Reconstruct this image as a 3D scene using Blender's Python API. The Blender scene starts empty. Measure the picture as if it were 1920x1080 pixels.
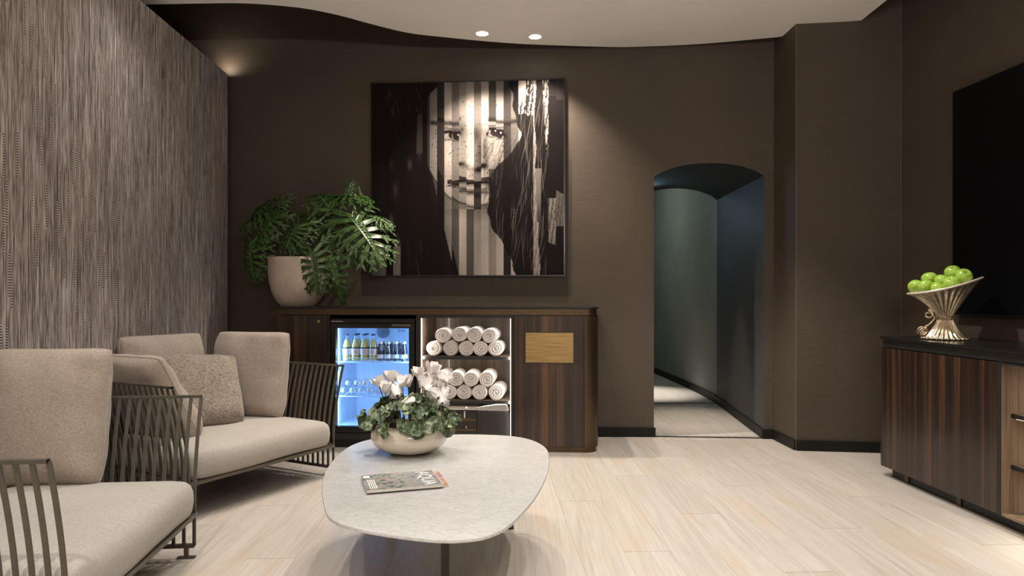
import bpy, bmesh, math, random
import numpy as np
from mathutils import Vector, Matrix, Euler

random.seed(7)
PI = math.pi
scene = bpy.context.scene
COL = scene.collection

# ------------------------------------------------------------------ camera
FPX, HOR, HCAM = 1300.0, 555.0, 1.05          # focal length in pixels, horizon row, eye height
cam_data = bpy.data.cameras.new('camera')
cam = bpy.data.objects.new('camera', cam_data)
COL.objects.link(cam)
cam.location = (0, 0, HCAM)
cam.rotation_euler = (PI / 2, 0, 0)
cam_data.sensor_width = 36.0
cam_data.lens = 36.0 * FPX / 1920.0
cam_data.shift_y = (HOR - 540.0) / 1920.0
cam_data.clip_start = 0.05
scene.camera = cam

# ------------------------------------------------------------------ view and world
vs = scene.view_settings
vs.view_transform = 'Standard'
vs.look = 'None'
vs.gamma = 1.0
vs.use_curve_mapping = False
vs.exposure = 0.90
world = bpy.data.worlds.new('world')
scene.world = world
world.use_nodes = True
world.node_tree.nodes['Background'].inputs[0].default_value = (0.9, 0.85, 0.8, 1)
world.node_tree.nodes['Background'].inputs[1].default_value = 0.02

# ------------------------------------------------------------------ lamps of the room, plus added fill
def aim(o, target):
    d = Vector(target) - o.location
    o.rotation_euler = d.to_track_quat('-Z', 'Y').to_euler()

def spot(name, loc, target, watts, cone, blend=0.5, color=(1, 0.90, 0.78), rad=0.03):
    l = bpy.data.lights.new(name, 'SPOT')
    l.energy = watts; l.spot_size = math.radians(cone); l.spot_blend = blend
    l.color = color; l.shadow_soft_size = rad
    o = bpy.data.objects.new(name, l); COL.objects.link(o)
    o.location = loc; aim(o, target)
    return o

def area(name, loc, target, watts, sx, sy, color=(1, 0.92, 0.82), spread=180):
    l = bpy.data.lights.new(name, 'AREA')
    l.shape = 'RECTANGLE'; l.size = sx; l.size_y = sy; l.energy = watts; l.color = color
    l.spread = math.radians(spread)
    o = bpy.data.objects.new(name, l); COL.objects.link(o)
    o.location = loc; aim(o, target)
    return o

CEIL = 2.9
WARM = (1.0, 0.88, 0.74)
NEUT = (1.0, 0.95, 0.885)
# two downlights in front of the portrait (their fixtures are built further down)
spot('downlight_lamp', (-0.21, 4.88, CEIL - 0.03), (-0.21, 4.95, 0), 78, 104, 0.6, WARM)
spot('downlight_lamp', (0.165, 4.94, CEIL - 0.03), (0.165, 4.99, 0), 78, 104, 0.6, WARM)
# more downlights above the frame; those by the camera added for ceiling bounce
for lx_, ly_, lw_, lc_, lb_ in ((-0.30, 2.75, 30, 95, 0.6), (0.35, 2.10, 20, 100, 0.6), (1.25, 3.62, 88, 84, 0.45), (1.35, 2.0, 28, 105, 0.7), (-1.15, 1.75, 40, 95, 0.6), (-1.20, 3.48, 48, 62, 0.5),
                                (0.85, 3.95, 36, 80, 0.45), (-1.2, 0.4, 70, 100, 0.7), (0.3, 0.3, 95, 100, 0.7), (1.6, 0.4, 85, 100, 0.7), (-0.5, -0.7, 75, 100, 0.7), (1.2, -0.7, 80, 100, 0.7)):
    spot('downlight_lamp', (lx_, ly_, CEIL - 0.03), (lx_, ly_, 0), lw_, lc_, lb_, NEUT)
# unseen fill lamp added behind the camera to brighten the ceiling, wall washer above the screen, small uplight on the partition's top
area('added_fill_lamp', (0.2, -1.15, 2.05), (0.2, 0.9, 3.2), 55, 2.4, 0.12, (1, 0.90, 0.80))
for ly_ in (0.4, 2.0, 3.6):
    spot('wall_washer_lamp', (-1.62, ly_, CEIL - 0.03), (-2.12, ly_ + 0.1, 0.9), 9, 96, 1.0, NEUT)
spot('wall_washer_lamp', (2.36, 3.1, 3.05), (2.68, 3.0, 2.2), 7, 90, 0.8, NEUT)
spot('uplight_lamp', (-2.235, 5.34, 2.765), (-2.15, 5.42, 3.1), 2.2, 150, 1.0, WARM, 0.01)
# the side room behind the arch
area('side_room_lamp', (0.9, 8.3, 2.5), (1.9, 8.6, 1.0), 5, 0.5, 0.5, (0.70, 0.90, 0.86))
spot('side_room_lamp', (1.15, 7.55, 2.6), (1.42, 7.5, 0), 300, 31, 0.9, NEUT)
area('passage_lamp', (1.36, 6.55, 1.85), (1.95, 6.2, 1.6), 0.8, 0.25, 0.25, (0.42, 0.70, 0.90))
spot('passage_lamp', (1.48, 5.85, 1.99), (1.5, 5.85, 0), 70, 48, 1.0, WARM)

# ------------------------------------------------------------------ helpers: mapping
def P(px, py, d):
    return Vector(((px - 960) / FPX * d, d, HCAM - (py - HOR) / FPX * d))

def onz(px, py, z):
    d = (HCAM - z) * FPX / (py - HOR)
    return P(px, py, d)

# ------------------------------------------------------------------ helpers: materials
MATS = {}
class NT:
    def __init__(self, name):
        self.m = bpy.data.materials.new(name); self.m.use_nodes = True
        self.t = self.m.node_tree; self.b = self.t.nodes['Principled BSDF']
        self.out = self.t.nodes['Material Output']
        MATS[name] = self.m
    def n(self, typ, **kw):
        nd = self.t.nodes.new(typ)
        for k, v in kw.items():
            setattr(nd, k, v)
        return nd
    def l(self, a, b): self.t.links.new(a, b)
    def setv(self, node, **kw):
        for k, v in kw.items():
            node.inputs[k.replace('_', ' ')].default_value = v
    def mapping(self, scale, rot=(0, 0, 0), coord='pos', rnd=0.0):
        if coord == 'pos':
            src = self.n('ShaderNodeNewGeometry').outputs['Position']
        else:
            src = self.n('ShaderNodeTexCoord').outputs['Object']
        if rnd:
            oi = self.n('ShaderNodeObjectInfo')
            mul = self.n('ShaderNodeMath', operation='MULTIPLY'); self.l(oi.outputs['Random'], mul.inputs[0]); mul.inputs[1].default_value = rnd
            add = self.n('ShaderNodeVectorMath', operation='ADD'); self.l(src, add.inputs[0]); self.l(mul.outputs[0], add.inputs[1]); src = add.outputs[0]
        mp = self.n('ShaderNodeMapping'); self.l(src, mp.inputs[0])
        mp.inputs['Rotation'].default_value = rot; mp.inputs['Scale'].default_value = scale
        return mp.outputs[0]
    def noise(self, vec, scale=1.0, detail=4, rough=0.55, dist=0.0):
        nd = self.n('ShaderNodeTexNoise'); self.l(vec, nd.inputs['Vector'])
        nd.inputs['Scale'].default_value = scale; nd.inputs['Detail'].default_value = detail
        nd.inputs['Roughness'].default_value = rough; nd.inputs['Distortion'].default_value = dist
        return nd.outputs['Fac']
    def ramp(self, fac, stops):
        r = self.n('ShaderNodeValToRGB'); self.l(fac, r.inputs[0])
        e = r.color_ramp.elements
        while len(e) < len(stops): e.new(0.5)
        for el, (p, c) in zip(e, stops):
            el.position = p; el.color = (c[0], c[1], c[2], 1)
        return r.outputs[0]
    def math(self, op, a, b=None, c=None):
        m = self.n('ShaderNodeMath', operation=op)
        for i, v in enumerate((a, b, c)):
            if v is None: continue
            if isinstance(v, (int, float)): m.inputs[i].default_value = v
            else: self.l(v, m.inputs[i])
        return m.outputs[0]
    def mix(self, fac, a, b, mode='MIX'):
        m = self.n('ShaderNodeMix', data_type='RGBA', blend_type=mode)
        for i, v in ((0, fac), (6, a), (7, b)):
            if isinstance(v, (int, float)): m.inputs[i].default_value = v
            elif isinstance(v, tuple): m.inputs[i].default_value = (v[0], v[1], v[2], 1)
            else: self.l(v, m.inputs[i])
        return m.outputs[2]
    def bump(self, h, strength=0.3, dist=0.002):
        b = self.n('ShaderNodeBump'); self.l(h, b.inputs['Height'])
        b.inputs['Strength'].default_value = strength; b.inputs['Distance'].default_value = dist
        self.l(b.outputs[0], self.b.inputs['Normal'])
    def col(self, c):
        if isinstance(c, tuple): self.b.inputs['Base Color'].default_value = (c[0], c[1], c[2], 1)
        else: self.l(c, self.b.inputs['Base Color'])

def plain(name, color, rough=0.5, metal=0.0, var=0.12, scale=30, bump=0.0, coat=0.0, emit=None, estr=0.0, spec=0.5, subsurf=0.0):
    m = NT(name)
    v = m.mapping((1, 1, 1))
    f = m.noise(v, scale, 4)
    lo = tuple(c * (1 - var) for c in color); hi = tuple(min(1, c * (1 + var)) for c in color)
    m.col(m.ramp(f, [(0.3, lo), (0.7, hi)]))
    m.b.inputs['Roughness'].default_value = rough; m.b.inputs['Metallic'].default_value = metal
    m.b.inputs['Coat Weight'].default_value = coat
    m.b.inputs['Coat Roughness'].default_value = 0.08
    m.b.inputs['Specular IOR Level'].default_value = spec
    if bump: m.bump(m.noise(v, scale * 4, 3), bump, 0.002)
    if emit:
        m.b.inputs['Emission Color'].default_value = (*emit, 1); m.b.inputs['Emission Strength'].default_value = estr
    return m.m

# grass-cloth wall covering: fine horizontal threads on taupe
def wall_mat(name, color):
    m = NT(name)
    v = m.mapping((6, 6, 420)); v2 = m.mapping((1.2, 1.2, 1.2)); v3 = m.mapping((70, 70, 260))
    f = m.noise(v, 1, 3, 0.7); g = m.noise(v3, 1, 2, 0.6)
    s = m.math('ADD', m.math('MULTIPLY', f, 0.6), m.math('MULTIPLY', g, 0.4))
    lo = tuple(c * 0.70 for c in color); hi = tuple(c * 1.30 for c in color)
    m.col(m.mix(0.25, m.ramp(s, [(0.35, lo), (0.65, hi)]), m.ramp(m.noise(v2, 1.5, 2), [(0.3, lo), (0.7, hi)])))
    m.b.inputs['Roughness'].default_value = 0.62
    m.b.inputs['Specular IOR Level'].default_value = 0.35
    m.bump(s, 0.5, 0.0015)
    return m.m
M_WALL = wall_mat('grasscloth_taupe', (0.074, 0.055, 0.040))
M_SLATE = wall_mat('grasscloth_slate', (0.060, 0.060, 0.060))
M_CORR = wall_mat('grasscloth_grey', (0.22, 0.215, 0.19))

# fibre wall covering: upright shredded threads with small stitched strips
def fibre_mat():
    m = NT('fibre_wallcovering')
    geo = m.n('ShaderNodeNewGeometry').outputs['Position']
    sep = m.n('ShaderNodeSeparateXYZ'); m.l(geo, sep.inputs[0])
    v = m.mapping((0, 95, 2.4)); f = m.noise(v, 1, 5, 0.75, 0.5)
    v2 = m.mapping((0, 260, 9)); g = m.noise(v2, 1, 2, 0.6, 0.3)
    v4 = m.mapping((0, 30, 1.3)); k = m.noise(v4, 1, 3, 0.6, 0.8)
    s = m.math('ADD', m.math('ADD', m.math('MULTIPLY', f, 0.5), m.math('MULTIPLY', g, 0.35)), m.math('MULTIPLY', k, 0.15))
    # stitched strips: narrow cells picked at random, with a rung pattern in them
    yy = m.math('MULTIPLY', sep.outputs['Y'], 62.0); yc = m.math('FLOOR', yy); yf = m.math('FRACT', yy)
    wn = m.n('ShaderNodeTexWhiteNoise', noise_dimensions='1D'); m.l(yc, wn.inputs['W'])
    zz = m.math('ADD', m.math('MULTIPLY', sep.outputs['Z'], 3.3), m.math('MULTIPLY', wn.outputs['Value'], 17.0)); zc = m.math('FLOOR', zz)
    cmb = m.n('ShaderNodeCombineXYZ'); m.l(yc, cmb.inputs[0]); m.l(zc, cmb.inputs[1])
    wn2 = m.n('ShaderNodeTexWhiteNoise', noise_dimensions='2D'); m.l(cmb.outputs[0], wn2.inputs['Vector'])
    pick = m.math('GREATER_THAN', wn2.outputs['Value'], 0.82)
    inside = m.math('LESS_THAN', m.math('ABSOLUTE', m.math('SUBTRACT', yf, 0.5)), 0.34)
    tall = m.math('LESS_THAN', m.math('FRACT', zz), 0.62)
    mask = m.math('MULTIPLY', m.math('MULTIPLY', pick, inside), tall)
    rung = m.math('SINE', m.math('ADD', m.math('MULTIPLY', sep.outputs['Z'], 560.0), m.math('MULTIPLY', yf, 3.0)))
    rung = m.math('ADD', m.math('MULTIPLY', rung, 0.16), 0.47)
    inv = m.math('SUBTRACT', 1.0, mask)
    h = m.math('ADD', m.math('MULTIPLY', s, inv), m.math('MULTIPLY', rung, mask))
    m.col(m.ramp(h, [(0.36, (0.018, 0.012, 0.010)), (0.445, (0.13, 0.105, 0.095)), (0.525, (0.42, 0.37, 0.35)), (0.63, (0.82, 0.76, 0.72))]))
    m.b.inputs['Roughness'].default_value = 0.55
    m.bump(h, 0.9, 0.006)
    return m.m
M_FIBRE = fibre_mat()

def floor_mat():
    m = NT('pale_oak')
    v = m.mapping((22, 1.1, 1), rnd=37.0); f = m.noise(v, 1, 6, 0.65, 1.2)
    v2 = m.mapping((90, 4, 1), rnd=13.0); g = m.noise(v2, 1, 4, 0.6, 0.6)
    v3 = m.mapping((5.0, 1.6, 1), rnd=23.0); k = m.noise(v3, 1, 3, 0.5, 0.8)
    oi = m.n('ShaderNodeObjectInfo')
    c = m.ramp(f, [(0.22, (0.375, 0.315, 0.262)), (0.42, (0.495, 0.447, 0.397)), (0.60, (0.545, 0.507, 0.462)), (0.8, (0.59, 0.56, 0.52))])
    c = m.mix(m.math('MULTIPLY', g, 0.25), c, (0.46, 0.38, 0.30))
    wv = m.n('ShaderNodeTexWave', wave_type='BANDS', bands_direction='X'); m.l(m.mapping((9, 0.9, 1), rnd=41.0), wv.inputs['Vector'])
    wv.inputs['Scale'].default_value = 1.6; wv.inputs['Distortion'].default_value = 9.0; wv.inputs['Detail'].default_value = 3.0; wv.inputs['Detail Scale'].default_value = 0.7
    c = m.mix(m.ramp(wv.outputs['Fac'], [(0.55, (0, 0, 0)), (0.95, (0.16, 0.16, 0.16))]), c, (0.40, 0.31, 0.23))
    c = m.mix(m.ramp(k, [(0.55, (0, 0, 0)), (0.78, (0.55, 0.55, 0.55))]), c, (0.50, 0.375, 0.26))
    tone = m.math('ADD', 0.885, m.math('MULTIPLY', oi.outputs['Random'], 0.09))
    cm = m.n('ShaderNodeCombineColor'); [m.l(tone, cm.inputs[i]) for i in range(3)]
    m.col(m.mix(1.0, c, cm.outputs[0], 'MULTIPLY'))
    m.l(m.ramp(g, [(0.3, (0.30,) * 3), (0.7, (0.44,) * 3)]), m.b.inputs['Roughness'])
    m.b.inputs['Specular IOR Level'].default_value = 0.4
    m.bump(g, 0.12, 0.001)
    return m.m
M_FLOOR = floor_mat()

def veneer(name, dark, mid, light, rough=0.32):
    m = NT(name)
    v = m.mapping((26, 26, 0.35), coord='obj', rnd=9.0); f = m.noise(v, 1, 4, 0.6, 0.25)
    v2 = m.mapping((160, 160, 1.6), coord='obj', rnd=5.0); g = m.noise(v2, 1, 3, 0.6)
    v3 = m.mapping((7, 7, 0.12), coord='obj', rnd=3.0); k = m.noise(v3, 1, 2, 0.5)
    s = m.math('ADD', m.math('ADD', m.math('MULTIPLY', f, 0.5), m.math('MULTIPLY', g, 0.2)), m.math('MULTIPLY', k, 0.3))
    m.col(m.ramp(s, [(0.38, dark), (0.5, mid), (0.66, light)]))
    m.b.inputs['Roughness'].default_value = rough
    m.b.inputs['Coat Weight'].default_value = 0.15
    m.bump(g, 0.05, 0.001)
    return m.m
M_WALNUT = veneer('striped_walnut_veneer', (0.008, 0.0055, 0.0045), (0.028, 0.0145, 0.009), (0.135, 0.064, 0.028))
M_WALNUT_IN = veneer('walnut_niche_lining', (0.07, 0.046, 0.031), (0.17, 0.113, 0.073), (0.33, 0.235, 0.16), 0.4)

def fabric(name, color, weave=420, var=0.22, heather=0.5):
    m = NT(name)
    v = m.mapping((weave, weave, weave * 0.35)); v2 = m.mapping((weave * 0.3, weave * 0.3, weave)); v3 = m.mapping((3, 3, 3))
    a = m.noise(v, 1, 2, 0.6); b = m.noise(v2, 1, 2, 0.6)
    s = m.math('ADD', m.math('MULTIPLY', a, 0.5), m.math('MULTIPLY', b, 0.5))
    lo = tuple(c * (1 - var * 1.6) for c in color); hi = tuple(min(1, c * (1 + var)) for c in color)
    m.col(m.mix(0.2, m.ramp(s, [(0.38, lo), (0.6, hi)]), m.ramp(m.noise(v3, 2, 3), [(0.3, lo), (0.7, hi)])))
    m.b.inputs['Roughness'].default_value = 0.9
    m.b.inputs['Specular IOR Level'].default_value = 0.15
    m.b.inputs['Sheen Weight'].default_value = 0.25
    m.bump(s, 0.35, 0.002)
    return m.m
M_SEAT = fabric('seat_linen', (0.40, 0.37, 0.33), 300, 0.10)
M_CUSH = fabric('cushion_linen', (0.37, 0.31, 0.255), 300, 0.16)
M_CUSH2 = fabric('cushion_mauve_linen', (0.35, 0.29, 0.25), 300, 0.18)
M_THROW = fabric('throw_tweed', (0.27, 0.225, 0.185), 200, 0.36)
M_TOWEL = fabric('terry_white', (0.68, 0.645, 0.62), 500, 0.05)
M_STEELBR = plain('bronze_grey_metal', (0.125, 0.112, 0.092), 0.42, 0.6, 0.08)
M_BRASS = plain('dark_bronze', (0.11, 0.076, 0.046), 0.32, 0.9, 0.1)
M_LEG = plain('blackened_bronze', (0.035, 0.027, 0.018), 0.3, 0.6, 0.1)
M_BLACK = plain('black_lacquer', (0.010, 0.009, 0.009), 0.25, 0, 0.1)
M_BLACKM = plain('black_matt', (0.012, 0.011, 0.011), 0.5, 0, 0.1)
M_SCREEN = plain('screen_black', (0.004, 0.004, 0.005), 0.4, 0, 0.05, spec=0.08)
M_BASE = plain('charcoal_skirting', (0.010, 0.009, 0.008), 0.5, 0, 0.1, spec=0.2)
M_CEIL = plain('white_plaster', (0.88, 0.85, 0.81), 0.9, 0, 0.02, 3)
M_DARKCEIL = plain('dark_slot_paint', (0.02, 0.017, 0.015), 0.9)
M_GLOW = plain('lamp_glow', (1, 1, 1), 0.5, emit=(1, 0.95, 0.88), estr=14)
M_LEDW = plain('led_warm_white', (1, 1, 1), 0.5, emit=(1, 0.90, 0.80), estr=1.3)
M_LEDB = plain('led_cold_blue', (1, 1, 1), 0.5, emit=(0.55, 0.80, 1.0), estr=2.5)
M_FRWALL = plain('fridge_liner', (0.62, 0.70, 0.80), 0.45, 0, 0.03)
M_WIRE = plain('shelf_wire', (0.55, 0.66, 0.78), 0.3, 0.3, 0.05)
M_TRIM = plain('trim_white', (0.85, 0.83, 0.80), 0.5, 0, 0.02)
M_CHROME = plain('polished_steel', (0.70, 0.70, 0.70), 0.18, 1.0, 0.04)
M_POT = None
def speckled(name, base, blot, rough=0.55, coat=0.0):
    m = NT(name)
    v = m.mapping((1, 1, 1)); f = m.noise(v, 9, 4, 0.55, 0.6); g = m.noise(v, 60, 2)
    c = m.ramp(f, [(0.35, blot), (0.62, base)])
    m.col(m.mix(m.ramp(g, [(0.66, (0, 0, 0)), (0.74, (0.5, 0.5, 0.5))]), c, tuple(x * 0.5 for x in base)))
    m.b.inputs['Roughness'].default_value = rough; m.b.inputs['Coat Weight'].default_value = coat
    m.b.inputs['Coat Roughness'].default_value = 0.05
    m.bump(g, 0.08, 0.001)
    return m.m
M_POT = speckled('stone_planter', (0.56, 0.47, 0.39), (0.46, 0.37, 0.30))
M_BOWL = plain('cream_glaze', (0.74, 0.66, 0.54), 0.12, 0, 0.02, 6, coat=1.0)
M_SOIL = plain('soil', (0.018, 0.013, 0.009), 0.95, 0, 0.5, 120, 0.8)

def marble():
    m = NT('white_marble')
    v = m.mapping((1, 1, 1)); d = m.noise(v, 5, 5, 0.6, 1.5)
    w = m.noise(m.mapping((14, 22, 14), (0, 0, 0.5)), 1, 6, 0.62, 1.6)
    vein = m.math('ABSOLUTE', m.math('SUBTRACT', w, 0.5))
    c = m.ramp(vein, [(0.0, (0.385, 0.375, 0.365)), (0.018, (0.455, 0.447, 0.438)), (0.05, (0.50, 0.492, 0.483)), (0.3, (0.53, 0.522, 0.512))])
    m.col(m.mix(m.ramp(d, [(0.45, (0, 0, 0)), (0.72, (0.30, 0.30, 0.30))]), c, (0.44, 0.42, 0.405)))
    m.b.inputs['Roughness'].default_value = 0.28
    m.b.inputs['Specular IOR Level'].default_value = 0.45
    return m.m
M_MARBLE = marble()

def leafmat(name, dark, mid, light, rough=0.35, scale=40, coat=0.15):
    m = NT(name)
    v = m.mapping((1, 1, 1), coord='obj', rnd=11.0); f = m.noise(v, scale, 4, 0.6, 0.4)
    c = m.ramp(f, [(0.34, dark), (0.5, mid), (0.66, light)])
    oi = m.n('ShaderNodeObjectInfo')
    m.col(m.mix(m.math('MULTIPLY', oi.outputs['Random'], 0.35), c, dark))
    m.b.inputs['Roughness'].default_value = rough; m.b.inputs['Coat Weight'].default_value = coat
    m.b.inputs['Subsurface Weight'].default_value = 0.0
    m.bump(f, 0.2, 0.002)
    return m.m
M_PHILO = leafmat('philodendron_green', (0.016, 0.045, 0.009), (0.040, 0.095, 0.016), (0.095, 0.175, 0.032), 0.38, 30)
M_CYCL = leafmat('cyclamen_leaf', (0.022, 0.045, 0.016), (0.085, 0.125, 0.050), (0.42, 0.47, 0.30), 0.5, 2.6)
M_PETIOLE = plain('petiole_green', (0.075, 0.12, 0.03), 0.5, 0, 0.2)
M_STEMRED = plain('stem_maroon', (0.045, 0.022, 0.018), 0.6, 0, 0.2)
M_PETAL = plain('petal_white', (0.86, 0.82, 0.80), 0.6, 0, 0.04, 60)

def apple_mat():
    m = NT('green_apple_skin')
    v = m.mapping((1, 1, 1), coord='obj'); f = m.noise(v, 60, 3); g = m.noise(v, 420, 1)
    c = m.ramp(f, [(0.3, (0.25, 0.44, 0.035)), (0.7, (0.40, 0.58, 0.09))])
    m.col(m.mix(m.ramp(g, [(0.68, (0, 0, 0)), (0.74, (0.35,) * 3)]), c, (0.62, 0.72, 0.35)))
    m.b.inputs['Roughness'].default_value = 0.22; m.b.inputs['Coat Weight'].default_value = 0.4
    return m.m
M_APPLE = apple_mat()
def silver_mat():
    m = NT('antique_silver_gilt')
    v = m.mapping((1, 1, 1)); f = m.noise(v, 70, 4, 0.6)
    m.col(m.ramp(f, [(0.35, (0.42, 0.33, 0.20)), (0.65, (0.72, 0.63, 0.48))]))
    m.b.inputs['Roughness'].default_value = 0.33; m.b.inputs['Metallic'].default_value = 0.85
    m.bump(f, 0.2, 0.002)
    return m.m
M_SILVER = silver_mat()
M_RIM = plain('cream_enamel_rim', (0.68, 0.60, 0.48), 0.3, 0.2, 0.05)
def brass_plate():
    m = NT('brushed_brass')
    f = m.noise(m.mapping((5, 5, 260), coord='obj'), 1, 3, 0.6)
    m.col(m.ramp(f, [(0.35, (0.30, 0.19, 0.075)), (0.65, (0.48, 0.33, 0.15))]))
    m.b.inputs['Roughness'].default_value = 0.42; m.b.inputs['Metallic'].default_value = 0.85
    m.bump(f, 0.2, 0.001)
    return m.m
M_PLATE = brass_plate()

def glass_mat(name, tint=(1, 1, 1), refl=0.08):
    m = NT(name)
    tr = m.n('ShaderNodeBsdfTransparent'); tr.inputs[0].default_value = (*tint, 1)
    gl = m.n('ShaderNodeBsdfGlossy'); gl.inputs['Roughness'].default_value = 0.02
    lw = m.n('ShaderNodeLayerWeight'); lw.inputs['Blend'].default_value = 0.35
    fac = m.math('ADD', m.math('MULTIPLY', lw.outputs['Facing'], 0.35), refl * 0.4)
    mx = m.n('ShaderNodeMixShader'); m.l(fac, mx.inputs[0]); m.l(tr.outputs[0], mx.inputs[1]); m.l(gl.outputs[0], mx.inputs[2])
    m.l(mx.outputs[0], m.out.inputs['Surface'])
    return m.m
M_PANE = glass_mat('door_glass', (0.96, 0.98, 1.0), 0.05)
M_GLASS = glass_mat('clear_bottle_glass', (0.93, 0.96, 0.98), 0.25)
M_JUICE = plain('yellow_juice', (0.75, 0.58, 0.13), 0.25, 0, 0.06, coat=0.6)
M_COLA = plain('dark_plum_drink', (0.030, 0.016, 0.035), 0.15, 0, 0.1, coat=0.8)
M_LABELW = plain('paper_label_white', (0.72, 0.74, 0.74), 0.5, 0, 0.08, 200)
M_LABELP = plain('paper_label_pink', (0.70, 0.40, 0.36), 0.5, 0, 0.25, 260)
M_CAPB = plain('cap_dark_blue', (0.02, 0.035, 0.07), 0.3, 0.3)
M_CAPS = plain('cap_silver', (0.75, 0.78, 0.75), 0.25, 0.6)
M_PINK = plain('pink_stopper', (0.85, 0.68, 0.70), 0.5, 0, 0.1)
M_INK = plain('print_light_grey', (0.6, 0.6, 0.58), 0.5)
M_INKB = plain('print_blue', (0.02, 0.10, 0.45), 0.5)
M_PAPER = plain('paper_edge', (0.62, 0.59, 0.53), 0.7, 0, 0.1, 300)

# ------------------------------------------------------------------ helpers: geometry
class MB:
    def __init__(self): self.v = []; self.f = []
    def add(self, verts, faces):
        o = len(self.v); self.v += [tuple(p) for p in verts]; self.f += [tuple(i + o for i in fc) for fc in faces]
    def box(self, x0, x1, y0, y1, z0, z1):
        self.add([(x0, y0, z0), (x1, y0, z0), (x1, y1, z0), (x0, y1, z0), (x0, y0, z1), (x1, y0, z1), (x1, y1, z1), (x0, y1, z1)],
                 [(0, 3, 2, 1), (4, 5, 6, 7), (0, 1, 5, 4), (1, 2, 6, 5), (2, 3, 7, 6), (3, 0, 4, 7)])
        return self
    def prism(self, pts, z0, z1):
        n = len(pts)
        self.add([(p[0], p[1], z0) for p in pts] + [(p[0], p[1], z1) for p in pts],
                 [tuple(range(n - 1, -1, -1)), tuple(range(n, 2 * n))] + [(i, (i + 1) % n, n + (i + 1) % n, n + i) for i in range(n)])
        return self
    def rings(self, rings, closed=True, cap0=True, cap1=True):
        n = len(rings[0]); vs = [p for r in rings for p in r]; fs = []
        for k in range(len(rings) - 1):
            for i in range(n if closed else n - 1):
                j = (i + 1) % n
                fs.append((k * n + i, k * n + j, (k + 1) * n + j, (k + 1) * n + i))
        if cap0: fs.append(tuple(range(n - 1, -1, -1)))
        if cap1: fs.append(tuple(range((len(rings) - 1) * n, len(rings) * n)))
        self.add(vs, fs); return self
    def lathe(self, prof, n=32, c=(0, 0, 0), cap0=True, cap1=True):
        return self.rings([[(c[0] + r * math.cos(2 * PI * i / n), c[1] + r * math.sin(2 * PI * i / n), c[2] + z) for i in range(n)] for r, z in prof], True, cap0, cap1)
    def tube(self, pts, r, n=8, closed=False, taper=None):
        pts = [Vector(p) for p in pts]; m = len(pts); rings = []
        up = Vector((0, 0, 1))
        for i, p in enumerate(pts):
            if closed: t = pts[(i + 1) % m] - pts[i - 1]
            else: t = pts[min(i + 1, m - 1)] - pts[max(i - 1, 0)]
            t.normalize()
            a = t.cross(up)
            if a.length < 1e-4: a = t.cross(Vector((0, 1, 0)))
            a.normalize(); b = t.cross(a)
            rr = r if taper is None else r * (1 + (taper - 1) * i / (m - 1))
            rings.append([p + a * (rr * math.cos(2 * PI * k / n)) + b * (rr * math.sin(2 * PI * k / n)) for k in range(n)])
        if closed: rings.append(rings[0])
        return self.rings(rings, True, not closed, not closed)
    def sphere(self, c, r, n=12, m=8):
        if not hasattr(r, '__len__'): r = (r, r, r)
        rings = []
        for j in range(1, m):
            a = PI * j / m
            rings.append([(c[0] + r[0] * math.sin(a) * math.cos(2 * PI * i / n), c[1] + r[1] * math.sin(a) * math.sin(2 * PI * i / n), c[2] - r[2] * math.cos(a)) for i in range(n)])
        return self.rings(rings)
    def mesh(self, name, mat, smooth=False, angle=None):
        me = bpy.data.meshes.new(name); me.from_pydata(self.v, [], self.f)
        bm = bmesh.new(); bm.from_mesh(me)
        bmesh.ops.recalc_face_normals(bm, faces=bm.faces)
        bm.to_mesh(me); bm.free()
        if mat is not None: me.materials.append(mat)
        if smooth:
            me.polygons.foreach_set('use_smooth', [True] * len(me.polygons))
            if angle is not None:
                me.set_sharp_from_angle(angle=math.radians(angle))
        me.update()
        return me
    def build(self, name, mat, parent=None, smooth=False, angle=None, bevel=0.0, seg=2):
        o = link(name, self.mesh(name, mat, smooth, angle), parent)
        if bevel:
            b = o.modifiers.new('bevel', 'BEVEL'); b.width = bevel; b.segments = seg; b.limit_method = 'ANGLE'; b.angle_limit = math.radians(40)
            b.harden_normals = False
        return o

def link(name, data, parent=None):
    o = bpy.data.objects.new(name, data); COL.objects.link(o)
    if parent is not None: o.parent = parent
    return o

def tag(o, label, cat, group=None):
    o['label'] = label; o['category'] = cat
    if group: o['group'] = group
    return o

def thing(name, label, cat, loc=(0, 0, 0), rotz=0.0, group=None):
    o = link(name, None); o.location = loc; o.rotation_euler = (0, 0, rotz); o.empty_display_size = 0.1
    return tag(o, label, cat, group)

def struct(o): o['kind'] = 'structure'; return o

def copy_tree(o, parent=None):
    c = o.copy(); COL.objects.link(c); c.parent = parent
    for ch in list(o.children): copy_tree(ch, c)
    return c

def smooth_closed(pts, n=8):
    out = []; m = len(pts)
    for i in range(m):
        p0, p1, p2, p3 = (Vector(pts[(i + k - 1) % m]) for k in range(4))
        for j in range(n):
            t = j / n
            out.append(0.5 * ((2 * p1) + (p2 - p0) * t + (2 * p0 - 5 * p1 + 4 * p2 - p3) * t * t + (3 * p1 - p0 - 3 * p2 + p3) * t ** 3))
    return out

def smooth_open(pts, n=8):
    pts = [Vector(p) for p in pts]; q = [2 * pts[0] - pts[1]] + pts + [2 * pts[-1] - pts[-2]]; out = []
    for i in range(len(pts) - 1):
        p0, p1, p2, p3 = q[i:i + 4]
        for j in range(n):
            t = j / n
            out.append(0.5 * ((2 * p1) + (p2 - p0) * t + (2 * p0 - 5 * p1 + 4 * p2 - p3) * t * t + (3 * p1 - p0 - 3 * p2 + p3) * t ** 3))
    out.append(pts[-1]); return out

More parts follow.
